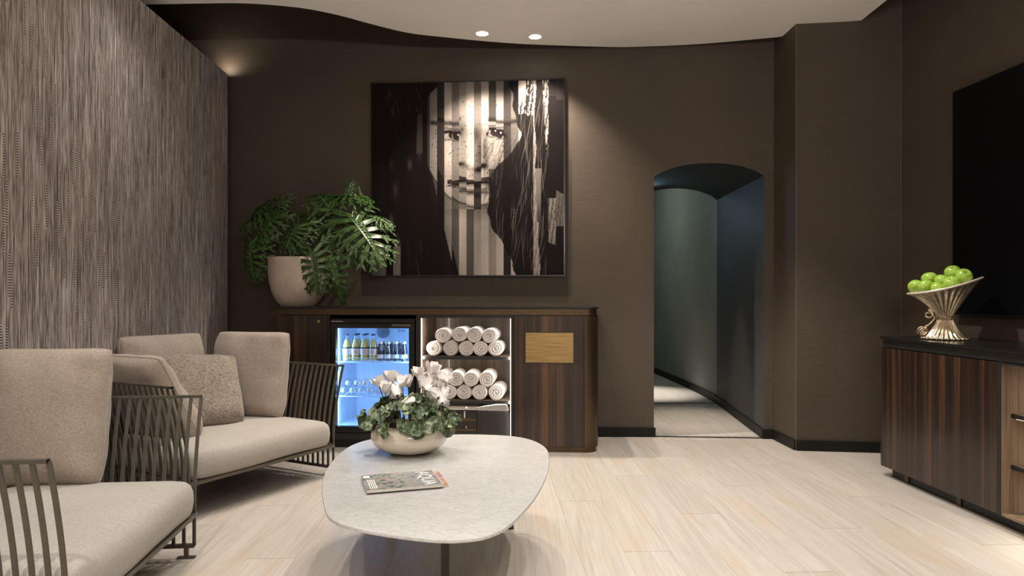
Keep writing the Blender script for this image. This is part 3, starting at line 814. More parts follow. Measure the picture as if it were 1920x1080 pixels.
# juice bottles
def bottle_parts(kind):
    t = link('bottle_template', None)
    if kind == 'juice':
        prof = [(0.024, 0.0), (0.029, 0.003), (0.030, 0.02), (0.0285, 0.05), (0.0305, 0.085), (0.029, 0.105), (0.021, 0.130), (0.0145, 0.148), (0.0125, 0.152)]
        MB().lathe([(r - 0.001, z + 0.001) for r, z in prof[:8]], 20).build('juice', M_JUICE, t, True, 50)
        MB().lathe([(r + 0.0008, z) for r, z in prof] + [(0.0125, 0.176), (0.014, 0.178), (0.014, 0.181)], 20, cap0=False, cap1=False).build('glass', M_GLASS, t, True)
        MB().lathe([(0.0148, 0.178), (0.0158, 0.180), (0.0150, 0.188), (0.001, 0.189)], 16).build('cap', M_CAPB, t, True, 40)
        lb = MB().lathe([(0.0302, 0.043), (0.0312, 0.062), (0.0322, 0.084), (0.0319, 0.094)], 20, cap0=False, cap1=False).build('label', M_LABELW, t, True)
        MB().lathe([(0.0320, 0.086), (0.0326, 0.087), (0.0323, 0.095), (0.0319, 0.096)], 20, cap0=False, cap1=False).build('label_band', M_CAPB, lb, True)
        mb = MB(); pp = []
        for j in range(5):
            pp.append([(0.0325 * math.sin(a), -0.0325 * math.cos(a), 0.050 + j * 0.0075) for a in [(-0.45 + 0.9 * i / 6) for i in range(7)]])
        mb.rings(pp, False, False, False).build('label_print', M_LABELP, lb)
    else:
        prof = [(0.020, 0.0), (0.026, 0.003), (0.0265, 0.03), (0.024, 0.045), (0.0255, 0.062), (0.022, 0.085), (0.0165, 0.105), (0.0165, 0.118)]
        MB().lathe(prof, 20).build('drink', M_COLA, t, True, 50)
        MB().lathe([(r + 0.001, z) for r, z in prof] + [(0.017, 0.123)], 20, cap0=False, cap1=False).build('glass', M_GLASS, t, True)
        MB().lathe([(0.0185, 0.120), (0.0195, 0.122), (0.0190, 0.136), (0.001, 0.137)], 16).build('cap', M_CAPS, t, True, 40)
        MB().lathe([(0.0275, 0.020), (0.0278, 0.028), (0.0262, 0.042), (0.0262, 0.046)], 20, cap0=False, cap1=False).build('label', M_LABELW, t, True)
    return t
jb = bottle_parts('juice'); cb = bottle_parts('dark')
def put_bottle(tpl, first, name, px, y, z, label, cat, grp):
    o = tpl if first else copy_tree(tpl)
    o.name = name; o.location = bw(bx(px, y), y, z); o.rotation_euler = (0, 0, BA + random.uniform(-0.25, 0.25))
    tag(o, label, cat, grp)
yb = ysf + 0.045
lab4 = ('first from left, in the front row', 'second from left, in the front row', 'third from left, in the front row', 'fourth from left, beside the dark bottles')
for i, px in enumerate((650.5, 667, 683.5, 700)):
    put_bottle(jb, i == 0, 'juice_bottle', px, yb, shz[0], 'yellow juice bottle on the upper fridge shelf, %s' % lab4[i], 'bottle', 'juice bottles in the fridge')
for i, px in enumerate((671.5, 687.5)):
    put_bottle(jb, False, 'juice_bottle', px, yb + 0.085, shz[0], 'yellow juice bottle behind the %s front juice bottle from left' % ('second', 'third')[i], 'bottle', 'juice bottles in the fridge')
dk = ('leftmost', 'second from left', 'third from left', 'rightmost')
for i, px in enumerate((713.5, 727.5, 742, 757.5)):
    put_bottle(cb, i == 0, 'dark_drink_bottle', px, yb, shz[0], 'dark drink bottle with silver cap, %s of the front four' % dk[i], 'bottle', 'dark drink bottles in the fridge')
for i, px in enumerate((720.5, 734.5, 749.5)):
    put_bottle(cb, False, 'dark_drink_bottle', px, yb + 0.075, shz[0], 'small dark drink bottle in the second row, %s' % ('behind the two leftmost ones', 'behind the middle two', 'behind the two rightmost ones')[i], 'bottle', 'dark drink bottles in the fridge')
# round glass flasks stacked on the lower shelf
def flask():
    t = link('flask_template', None)
    MB().sphere((0, 0, 0), 0.0315, 20, 12).build('glass', M_GLASS, t, True)
    MB().sphere((-0.003, -0.012, 0.0), (0.014, 0.012, 0.016), 14, 9).build('stopper', M_PINK, t, True)
    return t
ft = flask(); kk = 0
fl_names = ('first', 'second', 'third', 'fourth', 'fifth', 'sixth', 'seventh')
for row, (cols, dz) in enumerate((((644, 661.5, 678, 694, 710.5, 727), 0.0), ((653, 670, 686, 702, 718.5), 0.0515))):
    for i, px in enumerate(cols):
        y = ysf + 0.04 + row * 0.018
        o = ft if kk == 0 else copy_tree(ft); kk += 1
        o.name = 'glass_flask'; o.location = bw(bx(px, y), y, shz[1] + 0.0315 + dz * 0.98); o.rotation_euler = (0, 0, BA)
        tag(o, 'round glass flask with pink stopper, %s from left in the %s row of the fridge' % (fl_names[i], ('lower', 'upper')[row]), 'flask', 'glass flasks in the fridge')

# ================================================================== PORTRAIT
def portrait():
    px0, px1, py0, py1 = 697, 1057, 153.5, 516
    yy = -0.03
    xa, xb = bx(px0, yy), bx(px1, yy)
    za, zb_ = bz((px0 + px1) / 2, py1, yy), bz((px0 + px1) / 2, py0, yy)
    W, H = xb - xa, zb_ - za
    t = bthing('portrait_picture', 'large square black and white portrait of a freckled face cut into upright strips', 'picture', xa, 0, za)
    mb = MB(); f = 0.010
    mb.box(-f, 0, -0.032, -0.002, -f, H + f); mb.box(W, W + f, -0.032, -0.002, -f, H + f); mb.box(0, W, -0.032, -0.002, -f, 0); mb.box(0, W, -0.032, -0.002, H, H + f)
    mb.build('frame', M_BLACK, t)
    n = 390
    rng = np.random.RandomState(3)
    X, Y = np.meshgrid(45 + 973 * (np.arange(n + 1) / n), 40 + 972 * (np.arange(n + 1) / n))
    k = np.clip(((X - 45 + 0.01) / 37.42).astype(int), 0, 25)
    ss = lambda e0, e1, v: (lambda q: q * q * (3 - 2 * q))(np.clip((v - e0) / (e1 - e0), 0, 1))
    g = lambda cx, cy, sx, sy: np.exp(-((x - cx) / sx) ** 2 - ((y - cy) / sy) ** 2)
    dx = np.array([0, 0, 0, 0, 0, 0, 0, 0, 0, -35, 0, -22, 14, 0, 12, -6, 26, 0, 20, 0, 0, 0, 0, 0, 0, 0])[k]
    dy = np.array([0, 0, 0, 0, 0, 0, 0, 0, 0, 14, 0, -6, 12, 0, -14, 4, 10, 0, -10, 0, 0, 0, 0, 0, 0, 0])[k]
    x, y = X + dx, Y + dy
    lum = 0.70 + 0 * x
    lum -= 0.20 * ss(150, 40, y) + 0.18 * ss(420, 330, x)
    lum -= 0.25 * ss(600, 780, x) * ss(330, 520, y)
    lum += 0.14 * g(540, 170, 110, 80) + 0.16 * g(455, 420, 70, 70) + 0.12 * g(680, 420, 50, 60) + 0.12 * g(560, 420, 18, 90)
    # brows
    for cx, s in ((430, 1), (715, -1)):
        by = 245 - 0.0022 * (x - cx) ** 2 * 0.5 + s * (x - cx) * -0.03
        lum -= 0.72 * np.exp(-((y - by) / 11) ** 2) * ss(95, 75, np.abs(x - cx)) * (0.75 + 0.35 * np.sin(x * 0.9 + y * 0.4))
    # eyes
    for cx in (452, 690):
        e = ((x - cx) / 58) ** 2 + ((y - 309) / 21) ** 2
        lum -= 0.22 * np.exp(-((x - cx) / 85) ** 2 - ((y - 288) / 30) ** 2)
        lum = np.where(e < 1, 0.62, lum)
        lum = np.where((e < 1.05) & (((x - cx - 8) ** 2 + (y - 305) ** 2) < 21 ** 2), 0.10, lum)
        lum = np.where(((x - cx - 8) ** 2 + (y - 305) ** 2) < 8 ** 2, 0.02, lum)
        lum = np.where(((x - cx - 14) ** 2 + (y - 299) ** 2) < 5 ** 2, 0.95, lum)
        up = 309 - 21 * np.sqrt(np.clip(1 - ((x - cx) / 60) ** 2, 0, 1))
        lum -= 0.65 * np.exp(-((y - up) / 7) ** 2) * (np.abs(x - cx) < 66)
        lo = 309 + 21 * np.sqrt(np.clip(1 - ((x - cx) / 60) ** 2, 0, 1))
        lum -= 0.28 * np.exp(-((y - lo) / 4) ** 2) * (np.abs(x - cx) < 60)
        lum -= 0.25 * np.exp(-((y - 272 + 0.002 * (x - cx) ** 2) / 4) ** 2) * (np.abs(x - cx) < 60)
    # nose
    lum -= 0.42 * g(618, 390, 20, 90) + 0.25 * g(520, 300, 16, 45) + 0.3 * g(592, 290, 14, 40)
    lum -= 0.62 * g(518, 463, 20, 11) + 0.68 * g(606, 466, 24, 12) + 0.22 * g(560, 478, 55, 9)
    lum += 0.15 * g(558, 440, 20, 18)
    lum -= 0.18 * g(565, 505, 12, 22)
    # mouth
    bow = 8 * np.cos((x - 560) * 0.045)
    ends = ss(138, 110, np.abs(x - 558))
    lum = np.where((y > 528 + bow * 0.6) & (y < 553) & (ends > 0.4), 0.16, lum)
    lum -= 0.6 * np.exp(-((y - 552 - 0.0006 * (x - 560) ** 2) / 5) ** 2) * ends
    low = (y > 556) & (y < 596 - 0.0026 * (x - 560) ** 2) & (np.abs(x - 560) < 105)
    lum = np.where(low, 0.38 + 0.30 * np.exp(-((y - 572) / 9) ** 2) + 0.12 * np.sin(x * 0.8), lum)
    lum -= 0.42 * np.exp(-((y - 600) / 10) ** 2) * ss(85, 60, np.abs(x - 560))
    # jaw line and neck
    jaw = 672 - 0.0022 * (x - 570) ** 2 - 0.000006 * np.abs(x - 570) ** 3
    lum -= 0.55 * np.exp(-((y - jaw) / 10) ** 2)
    below = y > jaw
    neck = 0.62 + 0.16 * ss(700, 980, y) + 0.12 * np.sin(x * 0.02 + y * 0.006) - 0.25 * ss(680, 800, y) * ss(520, 420, x) - 0.35 * ss(0, 1, (y - 690) / 500) * ss(560, 430, x)
    neck -= 0.22 * ss(760, 670, y)
    lum = np.where(below, neck, lum)
    lum = np.where(below & (x < 395 + (y - 680) * 0.23), 0.05, lum)
    # freckles
    fre = np.zeros_like(lum)
    for _ in range(520):
        fx, fy_ = rng.uniform(345, 720), rng.uniform(90, 660)
        if rng.rand() > 0.35 + 0.65 * np.exp(-((fy_ - 400) / 110) ** 2): continue
        r = rng.uniform(1.3, 3.4); j0, j1 = int((fx - 12 - 45) / 973 * n), int((fx + 12 - 45) / 973 * n); i0, i1 = int((fy_ - 12 - 40) / 972 * n), int((fy_ + 12 - 40) / 972 * n)
        sl = np.s_[max(i0, 0):i1, max(j0, 0):j1]
        fre[sl] += rng.uniform(0.2, 0.5) * np.exp(-((X[sl] - fx) ** 2 + (Y[sl] - fy_) ** 2) / r ** 2)
    lum -= np.clip(fre, 0, 0.6)
    lum += rng.normal(0, 0.028, lum.shape)
    # hair masks
    left = 330 + 40 * ss(470, 680, Y) + 60 * ss(120, 40, Y) + dx * 0.5
    hair_l = X < left
    right = np.interp(Y, [40, 150, 300, 380, 460, 540, 600, 700, 800, 900, 1010], [735, 770, 800, 770, 700, 655, 640, 640, 680, 730, 790]) + 9 * np.sin(Y * 0.023) + 5 * np.sin(Y * 0.061 + 1)
    hair_r = X > right
    hair = np.zeros_like(lum) + 0.035
    for _ in range(230):
        x0 = rng.uniform(650, 940); y0 = rng.uniform(40, 900); L = rng.uniform(80, 330); sl = rng.uniform(-0.28, 0.02); cu_ = rng.uniform(-0.0006, 0.0006); b = rng.uniform(0.08, 0.45)
        rows = np.where((Y[:, 0] > y0) & (Y[:, 0] < min(y0 + L, 1010)))[0]
        yy_ = Y[rows, 0] - y0; xc = x0 + sl * yy_ + cu_ * yy_ ** 2
        cols = ((xc - 45) / 973 * n).astype(int); ok = (cols >= 0) & (cols < n)
        amp = b * np.sin(np.clip(yy_ / L, 0, 1) * PI)
        hair[rows[ok], cols[ok]] = np.maximum(hair[rows[ok], cols[ok]], amp[ok])
    for _ in range(70):
        x0 = rng.uniform(100, 470); y0 = rng.choice([rng.uniform(40, 200), rng.uniform(780, 1000)]); L = rng.uniform(25, 110); sl = rng.uniform(-0.1, 0.5); b = rng.uniform(0.06, 0.30)
        rows = np.where((Y[:, 0] > y0) & (Y[:, 0] < min(y0 + L, 1010)))[0]; yy_ = Y[rows, 0] - y0
        cols = ((x0 + sl * yy_ - 45) / 973 * n).astype(int); ok = (cols >= 0) & (cols < n)
        hair[rows[ok], cols[ok]] = np.maximum(hair[rows[ok], cols[ok]], b)
    # soft glints in the left hair
    for cx, cy, sx, sy, a in ((150, 180, 10, 30, .22), (135, 90, 8, 30, .25), (240, 450, 14, 30, .25), (145, 450, 10, 30, .2), (145, 745, 10, 40, .5), (165, 580, 16, 40, .14), (290, 350, 10, 60, .3), (300, 240, 8, 60, .2), (175, 845, 14, 12, .5)):
        hair += a * np.exp(-((X - cx) / sx) ** 2 - ((Y - cy) / sy) ** 2) * (0.6 + 0.6 * rng.rand(*X.shape))
    lum = np.where(hair_l | hair_r, hair, lum)
    # fine dark strands crossing the right cheek
    for _ in range(80):
        x0 = rng.uniform(640, 800); y0 = rng.uniform(280, 560); L = rng.uniform(70, 220); sl = rng.uniform(-0.75, -0.2); b = rng.uniform(0.2, 0.6)
        rows = np.where((Y[:, 0] > y0) & (Y[:, 0] < y0 + L))[0]; yy_ = Y[rows, 0] - y0
        cols = ((x0 + sl * yy_ + 0.0008 * yy_ ** 2 - 45) / 973 * n).astype(int); ok = (cols >= 230) & (cols < n)
        lum[rows[ok], cols[ok]] *= (1 - b)
    # one strand-lit zone: bright falling hair at the right
    def put(kk_, cond, val): 
        nonlocal lum
        lum = np.where((k == kk_) & cond, val, lum)
    cw = rng.rand(n + 1, n + 1)
    for _ in range(14): cw[1:] = 0.72 * cw[1:] + 0.28 * np.roll(cw[:-1], 0, 1)
    cw = (cw - cw.min()) / (cw.max() - cw.min())
    tex = np.clip(0.5 + (cw - 0.5) * 1.9 + 0.25 * np.sin(X * 0.32 + Y * 0.045), 0, 1)
    put(20, (Y < 205), 0.85 - 0.75 * (tex > 0.75 - (Y - 40) / 400.0) * ss(70, 190, Y))
    put(21, (Y < 215) & (X > 832 + (Y - 40) * 0.02), 0.12 + 0.7 * (tex > 0.7))
    put(22, (X > 868) & (X < 876 + 5 * np.sin(Y * 0.021) + (Y > 480) * 20), 0.75 - 0.35 * tex)
    put(22, (Y > 480) & (Y < 750) & (X > 878 + (Y - 480) * 0.03), 0.45 - 0.25 * ss(600, 760, Y))
    put(23, (Y < 460) & (X > 912 + (Y - 40) * 0.05), np.clip(1.0 - 1.1 * tex, 0.05, 0.8) * ss(470, 300, Y))
    put(24, (Y < 120), 0.10)
    put(25, (Y < 140), 0.13)
    put(24, (Y > 630) & (Y < 850 - (X - 945) * -0.4), 0.20 + 0.45 * tex)
    put(25, (Y > 590 + (X - 982) * 0.6) & (Y < 770), 0.42 - 0.2 * tex)
    put(0, (Y > 885 - (X - 45) * 0.3), 0.26 + 0.08 * tex); put(1, (Y > 865), 0.30 + 0.10 * tex)
    put(3, (Y > 868 - (X - 157) * 0.2), 0.36 + 0.10 * tex)
    put(6, (Y > 200) & (Y < 395) & (X > 280 - (Y - 200) * 0.03), 0.22)
    mult = np.array([1, 1, .6, 1, .6, .8, .9, .3, .86, .26, 1.05, .62, .80, 1.08, .60, 1.06, .36, .86, .24, .50, 1, 1, 1, 1, 1, 1.0])
    mk = mult[k]
    # below the chin the light and dark strips change places
    mult2 = np.array([1, 1, .6, 1, .6, .8, .9, .3, .3, .10, .90, .50, 1.10, .42, .98, 1.12, .66, .92, .12, .9, .5, .6, 1, 1, 1, 1.0])
    mk = np.where(Y > 680, mult2[k], mk)
    mk = np.where((k == 16) & (Y < 225), 0.28, mk); mk = np.where((k == 14) & (Y > 540) & (Y < 680), 0.22, mk)
    mk = np.where((k == 16) & (Y > 240) & (Y < 480), 0.85, mk)
    lum = np.where((k < 20) , lum * mk, lum)
    lum = np.clip(lum, 0.012, 1.0)
    v = lum ** 1.7
    c0 = np.array([0.0065, 0.0045, 0.0045]); c1 = np.array([0.48, 0.42, 0.375])
    rgb = c0 + v[..., None] * (c1 - c0)
    me = bpy.data.meshes.new('print')
    vx = np.stack([W * (np.arange(n + 1) / n)[None, :].repeat(n + 1, 0), np.full((n + 1, n + 1), -0.028), (H * (1 - np.arange(n + 1) / n))[:, None].repeat(n + 1, 1)], -1).reshape(-1, 3)
    ii = (np.arange(n)[:, None] * (n + 1) + np.arange(n)[None, :]).reshape(-1)
    quads = np.stack([ii, ii + n + 1, ii + n + 2, ii + 1], -1)
    me.vertices.add(len(vx)); me.vertices.foreach_set('co', vx.reshape(-1).astype(np.float32))
    me.loops.add(quads.size); me.loops.foreach_set('vertex_index', quads.reshape(-1).astype(np.int32))
    me.polygons.add(len(quads)); me.polygons.foreach_set('loop_start', (np.arange(len(quads)) * 4).astype(np.int32))
    me.update(calc_edges=True); me.validate()
    ca = me.color_attributes.new('ink', 'FLOAT_COLOR', 'POINT')
    ca.data.foreach_set('color', np.concatenate([rgb, np.ones((*rgb.shape[:2], 1))], -1).reshape(-1).astype(np.float32))
    m = NT('portrait_print')
    at = m.n('ShaderNodeAttribute', attribute_name='ink'); m.l(at.outputs['Color'], m.b.inputs['Base Color'])
    m.b.inputs['Roughness'].default_value = 0.5; m.b.inputs['Specular IOR Level'].default_value = 0.06
    me.materials.append(m.m)
    link('print', me, t)
    MB().box(0.0, W, -0.026, -0.003, 0.0, H).build('backing', M_BLACKM, t)
portrait()

# ================================================================== POTTED PHILODENDRON
def lobed_leaf(seed, L=0.22, Wd=0.13):
    rnd = random.Random(seed); mb = MB()
    def lobe(base, ang, ln, wd, sgn, sub=True):
        n = 6; vs = []; fs = []
        bend = sgn * rnd.uniform(0.1, 0.5)
        x, y = base; a = ang
        for i in range(n + 1):
            t = i / n
            w = wd * (0.72 + 0.85 * t - 1.25 * t * t) if i < n else wd * 0.10
            nx, ny = -math.sin(a), math.cos(a)
            vs += [(x + nx * w, y + ny * w, 0.005 * math.sin(i * 1.9)), (x, y, -0.003), (x - nx * w, y - ny * w, 0.005 * math.cos(i * 2.1))]
            x += math.cos(a) * ln / n; y += math.sin(a) * ln / n; a += bend / n
            if sub and i in (2, 4):
                lobe((x, y), a + 0.6, ln * 0.34, wd * 0.62, sgn, False); lobe((x, y), a - 0.6, ln * 0.30, wd * 0.55, sgn, False)
        for i in range(n):
            k = i * 3; fs += [(k, k + 1, k + 4, k + 3), (k + 1, k + 2, k + 5, k + 4)]
        mb.add(vs, fs)
    K = 7
    for i in range(K):
        t = i / K
        ln = Wd * (0.98 - 0.62 * t) * rnd.uniform(0.9, 1.08)
        ang = math.radians(-52 + 112 * t + rnd.uniform(-5, 5))
        y = L * (0.02 + 0.80 * t)
        wd = L * (0.056 - 0.016 * t)
        lobe((0.0, y), ang, ln, wd, 1); lobe((0.0, y), PI - ang, ln, wd, -1)
    lobe((0, L * 0.70), PI / 2, L * 0.31, L * 0.065, 0.1)
    n = 8; vs = []; fs = []                           # web along the midrib
    for i in range(n + 1):
        t = i / n; w = L * (0.075 * (1 - t) + 0.02)
        vs += [(-w, L * (0.92 * t - 0.03), 0.002), (0, L * (0.92 * t - 0.03), -0.004), (w, L * (0.92 * t - 0.03), 0.002)]
    for i in range(n):
        k = i * 3; fs += [(k, k + 1, k + 4, k + 3), (k + 1, k + 2, k + 5, k + 4)]
    mb.add(vs, fs)
    droop = rnd.uniform(0.6, 1.1)
    mb.v = [(x, y, z - droop * (0.8 * x * x / Wd + 0.45 * y * abs(y) / L)) for x, y, z in mb.v]
    return mb.mesh('leaf', M_PHILO, True)
pyy = -0.29
pxc = bx(559, pyy)
pot = bthing('potted_philodendron', 'philodendron with deeply lobed dark green leaves in a pale round stone pot', 'plant', pxc, pyy, 0.975)
prof = [(0.115, 0.0), (0.125, 0.004), (0.160, 0.05), (0.188, 0.11), (0.205, 0.18), (0.211, 0.25), (0.211, 0.33), (0.209, 0.352), (0.205, 0.355), (0.198, 0.352), (0.197, 0.32)]
MB().lathe(prof, 56, cap1=False).build('pot', M_POT, pot, True, 60)
MB().lathe([(0.199, 0.325), (0.12, 0.334), (0.01, 0.340)], 32, cap0=False).build('soil', M_SOIL, pot, True)
pbase = bw(pxc, pyy, 0.975); pinv = Matrix.Translation(pbase) @ Matrix.Rotation(BA, 4, 'Z'); pinv = pinv.inverted()
# base pixel, tip pixel, depth offsets of base and tip (minus = nearer), leaf normal, length factor of width
leaves = [
    ((588, 474), (590, 541), -0.22, -0.27, (0.0, -1, 0.25), 0.72, 0),
    ((663, 405), (716, 470), -0.10, -0.24, (0.15, -0.75, 0.75), 0.80, 1),
    ((627, 367), (688, 358), 0.02, -0.05, (0.1, -0.35, 0.9), 0.75, 2),
    ((625, 368), (580, 352), 0.02, 0.05, (-0.1, -0.3, 0.9), 0.55, 3),
    ((512, 410), (468, 440), -0.05, -0.12, (-0.4, -0.7, 0.6), 0.70, 4),
    ((530, 372), (515, 398), 0.05, -0.05, (-0.2, -0.6, 0.8), 0.6, 5),
    ((560, 425), (530, 460), -0.16, -0.24, (-0.2, -0.9, 0.5), 0.85, 6),
    ((472, 458), (462, 518), -0.05, -0.10, (-0.5, -0.8, 0.3), 0.85, 7),
    ((622, 490), (640, 556), -0.16, -0.20, (0.2, -1, 0.1), 0.42, 8),
    ((608, 405), (640, 392), 0.05, 0.08, (0, -0.5, 0.85), 0.75, 9),
    ((655, 430), (662, 484), -0.06, -0.14, (-0.1, -0.9, 0.45), 0.70, 10),
    ((680, 474), (706, 502), -0.08, -0.12, (0.1, -0.95, 0.3), 0.45, 11),
    ((690, 405), (728, 408), 0.02, -0.06, (0.3, -0.6, 0.75), 0.70, 12),
    ((490, 385), (462, 400), 0.12, 0.16, (-0.3, -0.5, 0.8), 0.8, 13),
    ((655, 360), (662, 332), 0.05, 0.08, (0.2, -0.9, 0.2), 0.55, 14),
    ((500, 395), (440, 410), 0.05, 0.02, (-0.2, -0.5, 0.85), 0.6, 15),
    ((572, 418), (578, 392), -0.02, 0.10, (0.1, -0.75, 0.65), 0.8, 16),
]
leaf_cache = {}
for bp, tp, db, dt, nrm, wf, sd in leaves:
    D0 = pbase.y
    b = P(bp[0], bp[1], D0 + db); tpt = P(tp[0], tp[1], D0 + dt)
    L = (tpt - b).length * 1.08; L = max(L, 0.10)
    me = lobed_leaf(sd + 50, L, L * wf)
    yv = (tpt - b).normalized(); nv = Vector(nrm); xv = yv.cross(nv).normalized(); zv = xv.cross(yv).normalized()
    M = Matrix((xv, yv, zv)).transposed().to_4x4(); M.translation = b
    o = link('leaf', me, pot); o.matrix_local = pinv @ M
    root = Vector((random.uniform(-0.05, 0.05), random.uniform(-0.04, 0.04), 0.33))
    bl = pinv @ b
    mid = (root * 0.45 + bl * 0.55) + Vector((0, 0, 0.05 + 0.10 * abs(bl.x - root.x)))
    if bl.z < 0.40: mid.z = 0.44; mid.x *= 0.8; mid.y *= 0.8
    MB().tube(smooth_open([root, mid, bl], 8), 0.0042, 6, taper=0.6).build('petiole', M_PETIOLE, pot, True)

# ================================================================== ARMCHAIRS
HW, DP, RC, ZR, FLARE = 0.480, 0.71, 0.13, 0.640, 0.085
def u_path(off, step=None, n_arc=8):
    hw, dp, r = HW + off, DP + off, RC + off
    pts = [(hw, 0.0), (hw, dp - r)]
    pts += [(hw - r + r * math.cos(a), dp - r + r * math.sin(a)) for a in [PI / 2 * i / n_arc for i in range(1, n_arc + 1)]]
    pts += [(-hw + r + r * math.cos(a), dp - r + r * math.sin(a)) for a in [PI / 2 + PI / 2 * i / n_arc for i in range(0, n_arc + 1)]]
    pts += [(-hw, 0.0)]
    return pts
def flare(z): return FLARE * max(0.0, (z - 0.22) / (ZR - 0.22)) ** 1.6
def rail_mb(off, z0, z1, t):
    a, b = u_path(off - t / 2), u_path(off + t / 2)
    return MB().rings([[(p[0], p[1], z0) for p in a], [(p[0], p[1], z1) for p in a], [(p[0], p[1], z1) for p in b], [(p[0], p[1], z0) for p in b], [(p[0], p[1], z0) for p in a]], False, False, False)
def bar_mesh():
    zs = [0.05, 0.12, 0.20, 0.28, 0.34, 0.40, 0.46, 0.52, 0.58, ZR - 0.006]
    rr = [[(flare(z) - 0.004, -0.0062, z), (flare(z) + 0.004, -0.0062, z), (flare(z) + 0.004, 0.0062, z), (flare(z) - 0.004, 0.0062, z)] for z in zs]
    return MB().rings(rr).mesh('bar', M_STEELBR, False)
BAR = bar_mesh()
def resample(pts, n):
    pts = [Vector((p[0], p[1])) for p in pts]; seg = [(pts[i + 1] - pts[i]).length for i in range(len(pts) - 1)]; tot = sum(seg); out = []
    for k in range(n):
        s = tot * k / (n - 1); i = 0
        while i < len(seg) - 1 and s > seg[i]: s -= seg[i]; i += 1
        t = min(1, s / seg[i]); d = (pts[i + 1] - pts[i]).normalized()
        out.append((pts[i].lerp(pts[i + 1], t), d))
    return out
def seat_outline(s, front):
    hw, dp, r = HW - 0.012, DP - 0.015, RC
    c = Vector((0, dp / 2)); pts = []
    fr_ = 0.06
    def arc(cx, cy, rr, a0, a1, n=8):
        return [(cx + rr * math.cos(a0 + (a1 - a0) * i / n), cy + rr * math.sin(a0 + (a1 - a0) * i / n)) for i in range(n + 1)]
    pts += arc(hw - r, dp - r, r, 0, PI / 2) + arc(-hw + r, dp - r, r, PI / 2, PI)
    pts += arc(-hw + fr_, fr_ - 0.02, fr_, PI, 1.5 * PI)
    for i in range(1, 12):
        t = i / 12; pts.append((-hw + fr_ + (2 * hw - 2 * fr_) * t, -0.02 - front * math.sin(PI * t)))
    pts += arc(hw - fr_, fr_ - 0.02, fr_, 1.5 * PI, 2 * PI)
    out = []
    for x, y in pts:
        v = Vector((x, y)) - c; l = v.length
        v *= (l - (1 - s) * 0.36) / l if s > 0.4 else s * 0.4 / 0.4
        out.append((c.x + v.x, c.y + v.y))
    return out
def seat_mesh():
    mb = MB(); rings = []
    for s, z in ((0.5, 0.185), (0.90, 0.185), (0.955, 0.192), (0.985, 0.215), (1.0, 0.248), (0.992, 0.282), (0.965, 0.306), (0.92, 0.320), (0.80, 0.332), (0.6, 0.342), (0.42, 0.346)):
        rings.append([(x, y, z + 0.004 * math.sin(x * 9 + y * 5)) for x, y in seat_outline(s, 0.008)])
    mb.rings(rings)
    return mb.mesh('seat_cushion', M_SEAT, True, 60)
def make_chair(label, loc, yaw):
    t = thing('lounge_armchair', label, 'armchair', (*loc, 0), yaw, 'lounge armchairs by the fibre wall')
    fr_ = rail_mb(FLARE, ZR - 0.010, ZR, 0.018).build('top_rail', M_STEELBR, t)
    for z0, z1, nm, tt in ((0.042, 0.056, 'bottom_rail', 0.018), (0.168, 0.184, 'seat_rail', 0.018)):
        rail_mb(flare(z1), z0, z1, tt).build(nm, M_STEELBR, t)
    nb = int((sum((Vector(a) - Vector(b)).length for a, b in zip(u_path(0)[:-1], u_path(0)[1:]))) / 0.0385)
    for p, d in resample(u_path(0), nb):
        o = link('bar', BAR, t); o.location = (p.x, p.y, 0); o.rotation_euler = (0, 0, math.atan2(-d.x, d.y))
    # front seat rail with bowed edge and slatted deck
    fpts = [(-HW + 2 * HW * i / 14, -0.004 - 0.004 * math.sin(PI * i / 14)) for i in range(15)]
    rr = [[(x, y + o_, z) for x, y in fpts] for o_, z in ((-0.008, 0.168), (-0.008, 0.184), (0.008, 0.184), (0.008, 0.168), (-0.008, 0.168))]
    MB().rings(rr, False, False, False).build('front_rail', M_STEELBR, t)
    for k in range(15):
        y = 0.02 + k * 0.046
        hwk = HW - 0.004 - max(0, (y - (DP - RC)) / RC) ** 2 * RC
        MB().box(-hwk, hwk, y, y + 0.022, 0.171, 0.181).build('deck_slat', M_STEELBR, t)
    for sx in (-1, 1):
        for y in (0.03, DP - 0.15):
            mb = MB(); mb.box(sx * HW - 0.008, sx * HW + 0.008, y - 0.008, y + 0.008, 0.004, 0.045); mb.box(sx * HW - 0.012, sx * HW + 0.012, y - 0.035, y + 0.035, 0.0, 0.006)
            mb.build('foot', M_STEELBR, t, bevel=0.001)
    sc = link('seat_cushion', SEAT, t)
    return t
SEAT = seat_mesh()
C1L, C1Y = (-1.225, 2.305), math.radians(96)
C2L, C2Y = (-1.27, 3.63), math.radians(62)
ch1 = make_chair('metal-barred lounge armchair with beige seat, nearest and cut by the left edge', C1L, C1Y)
ch2 = make_chair('metal-barred lounge armchair with four cushions, between the nearer armchair and fridge', C2L, C2Y)

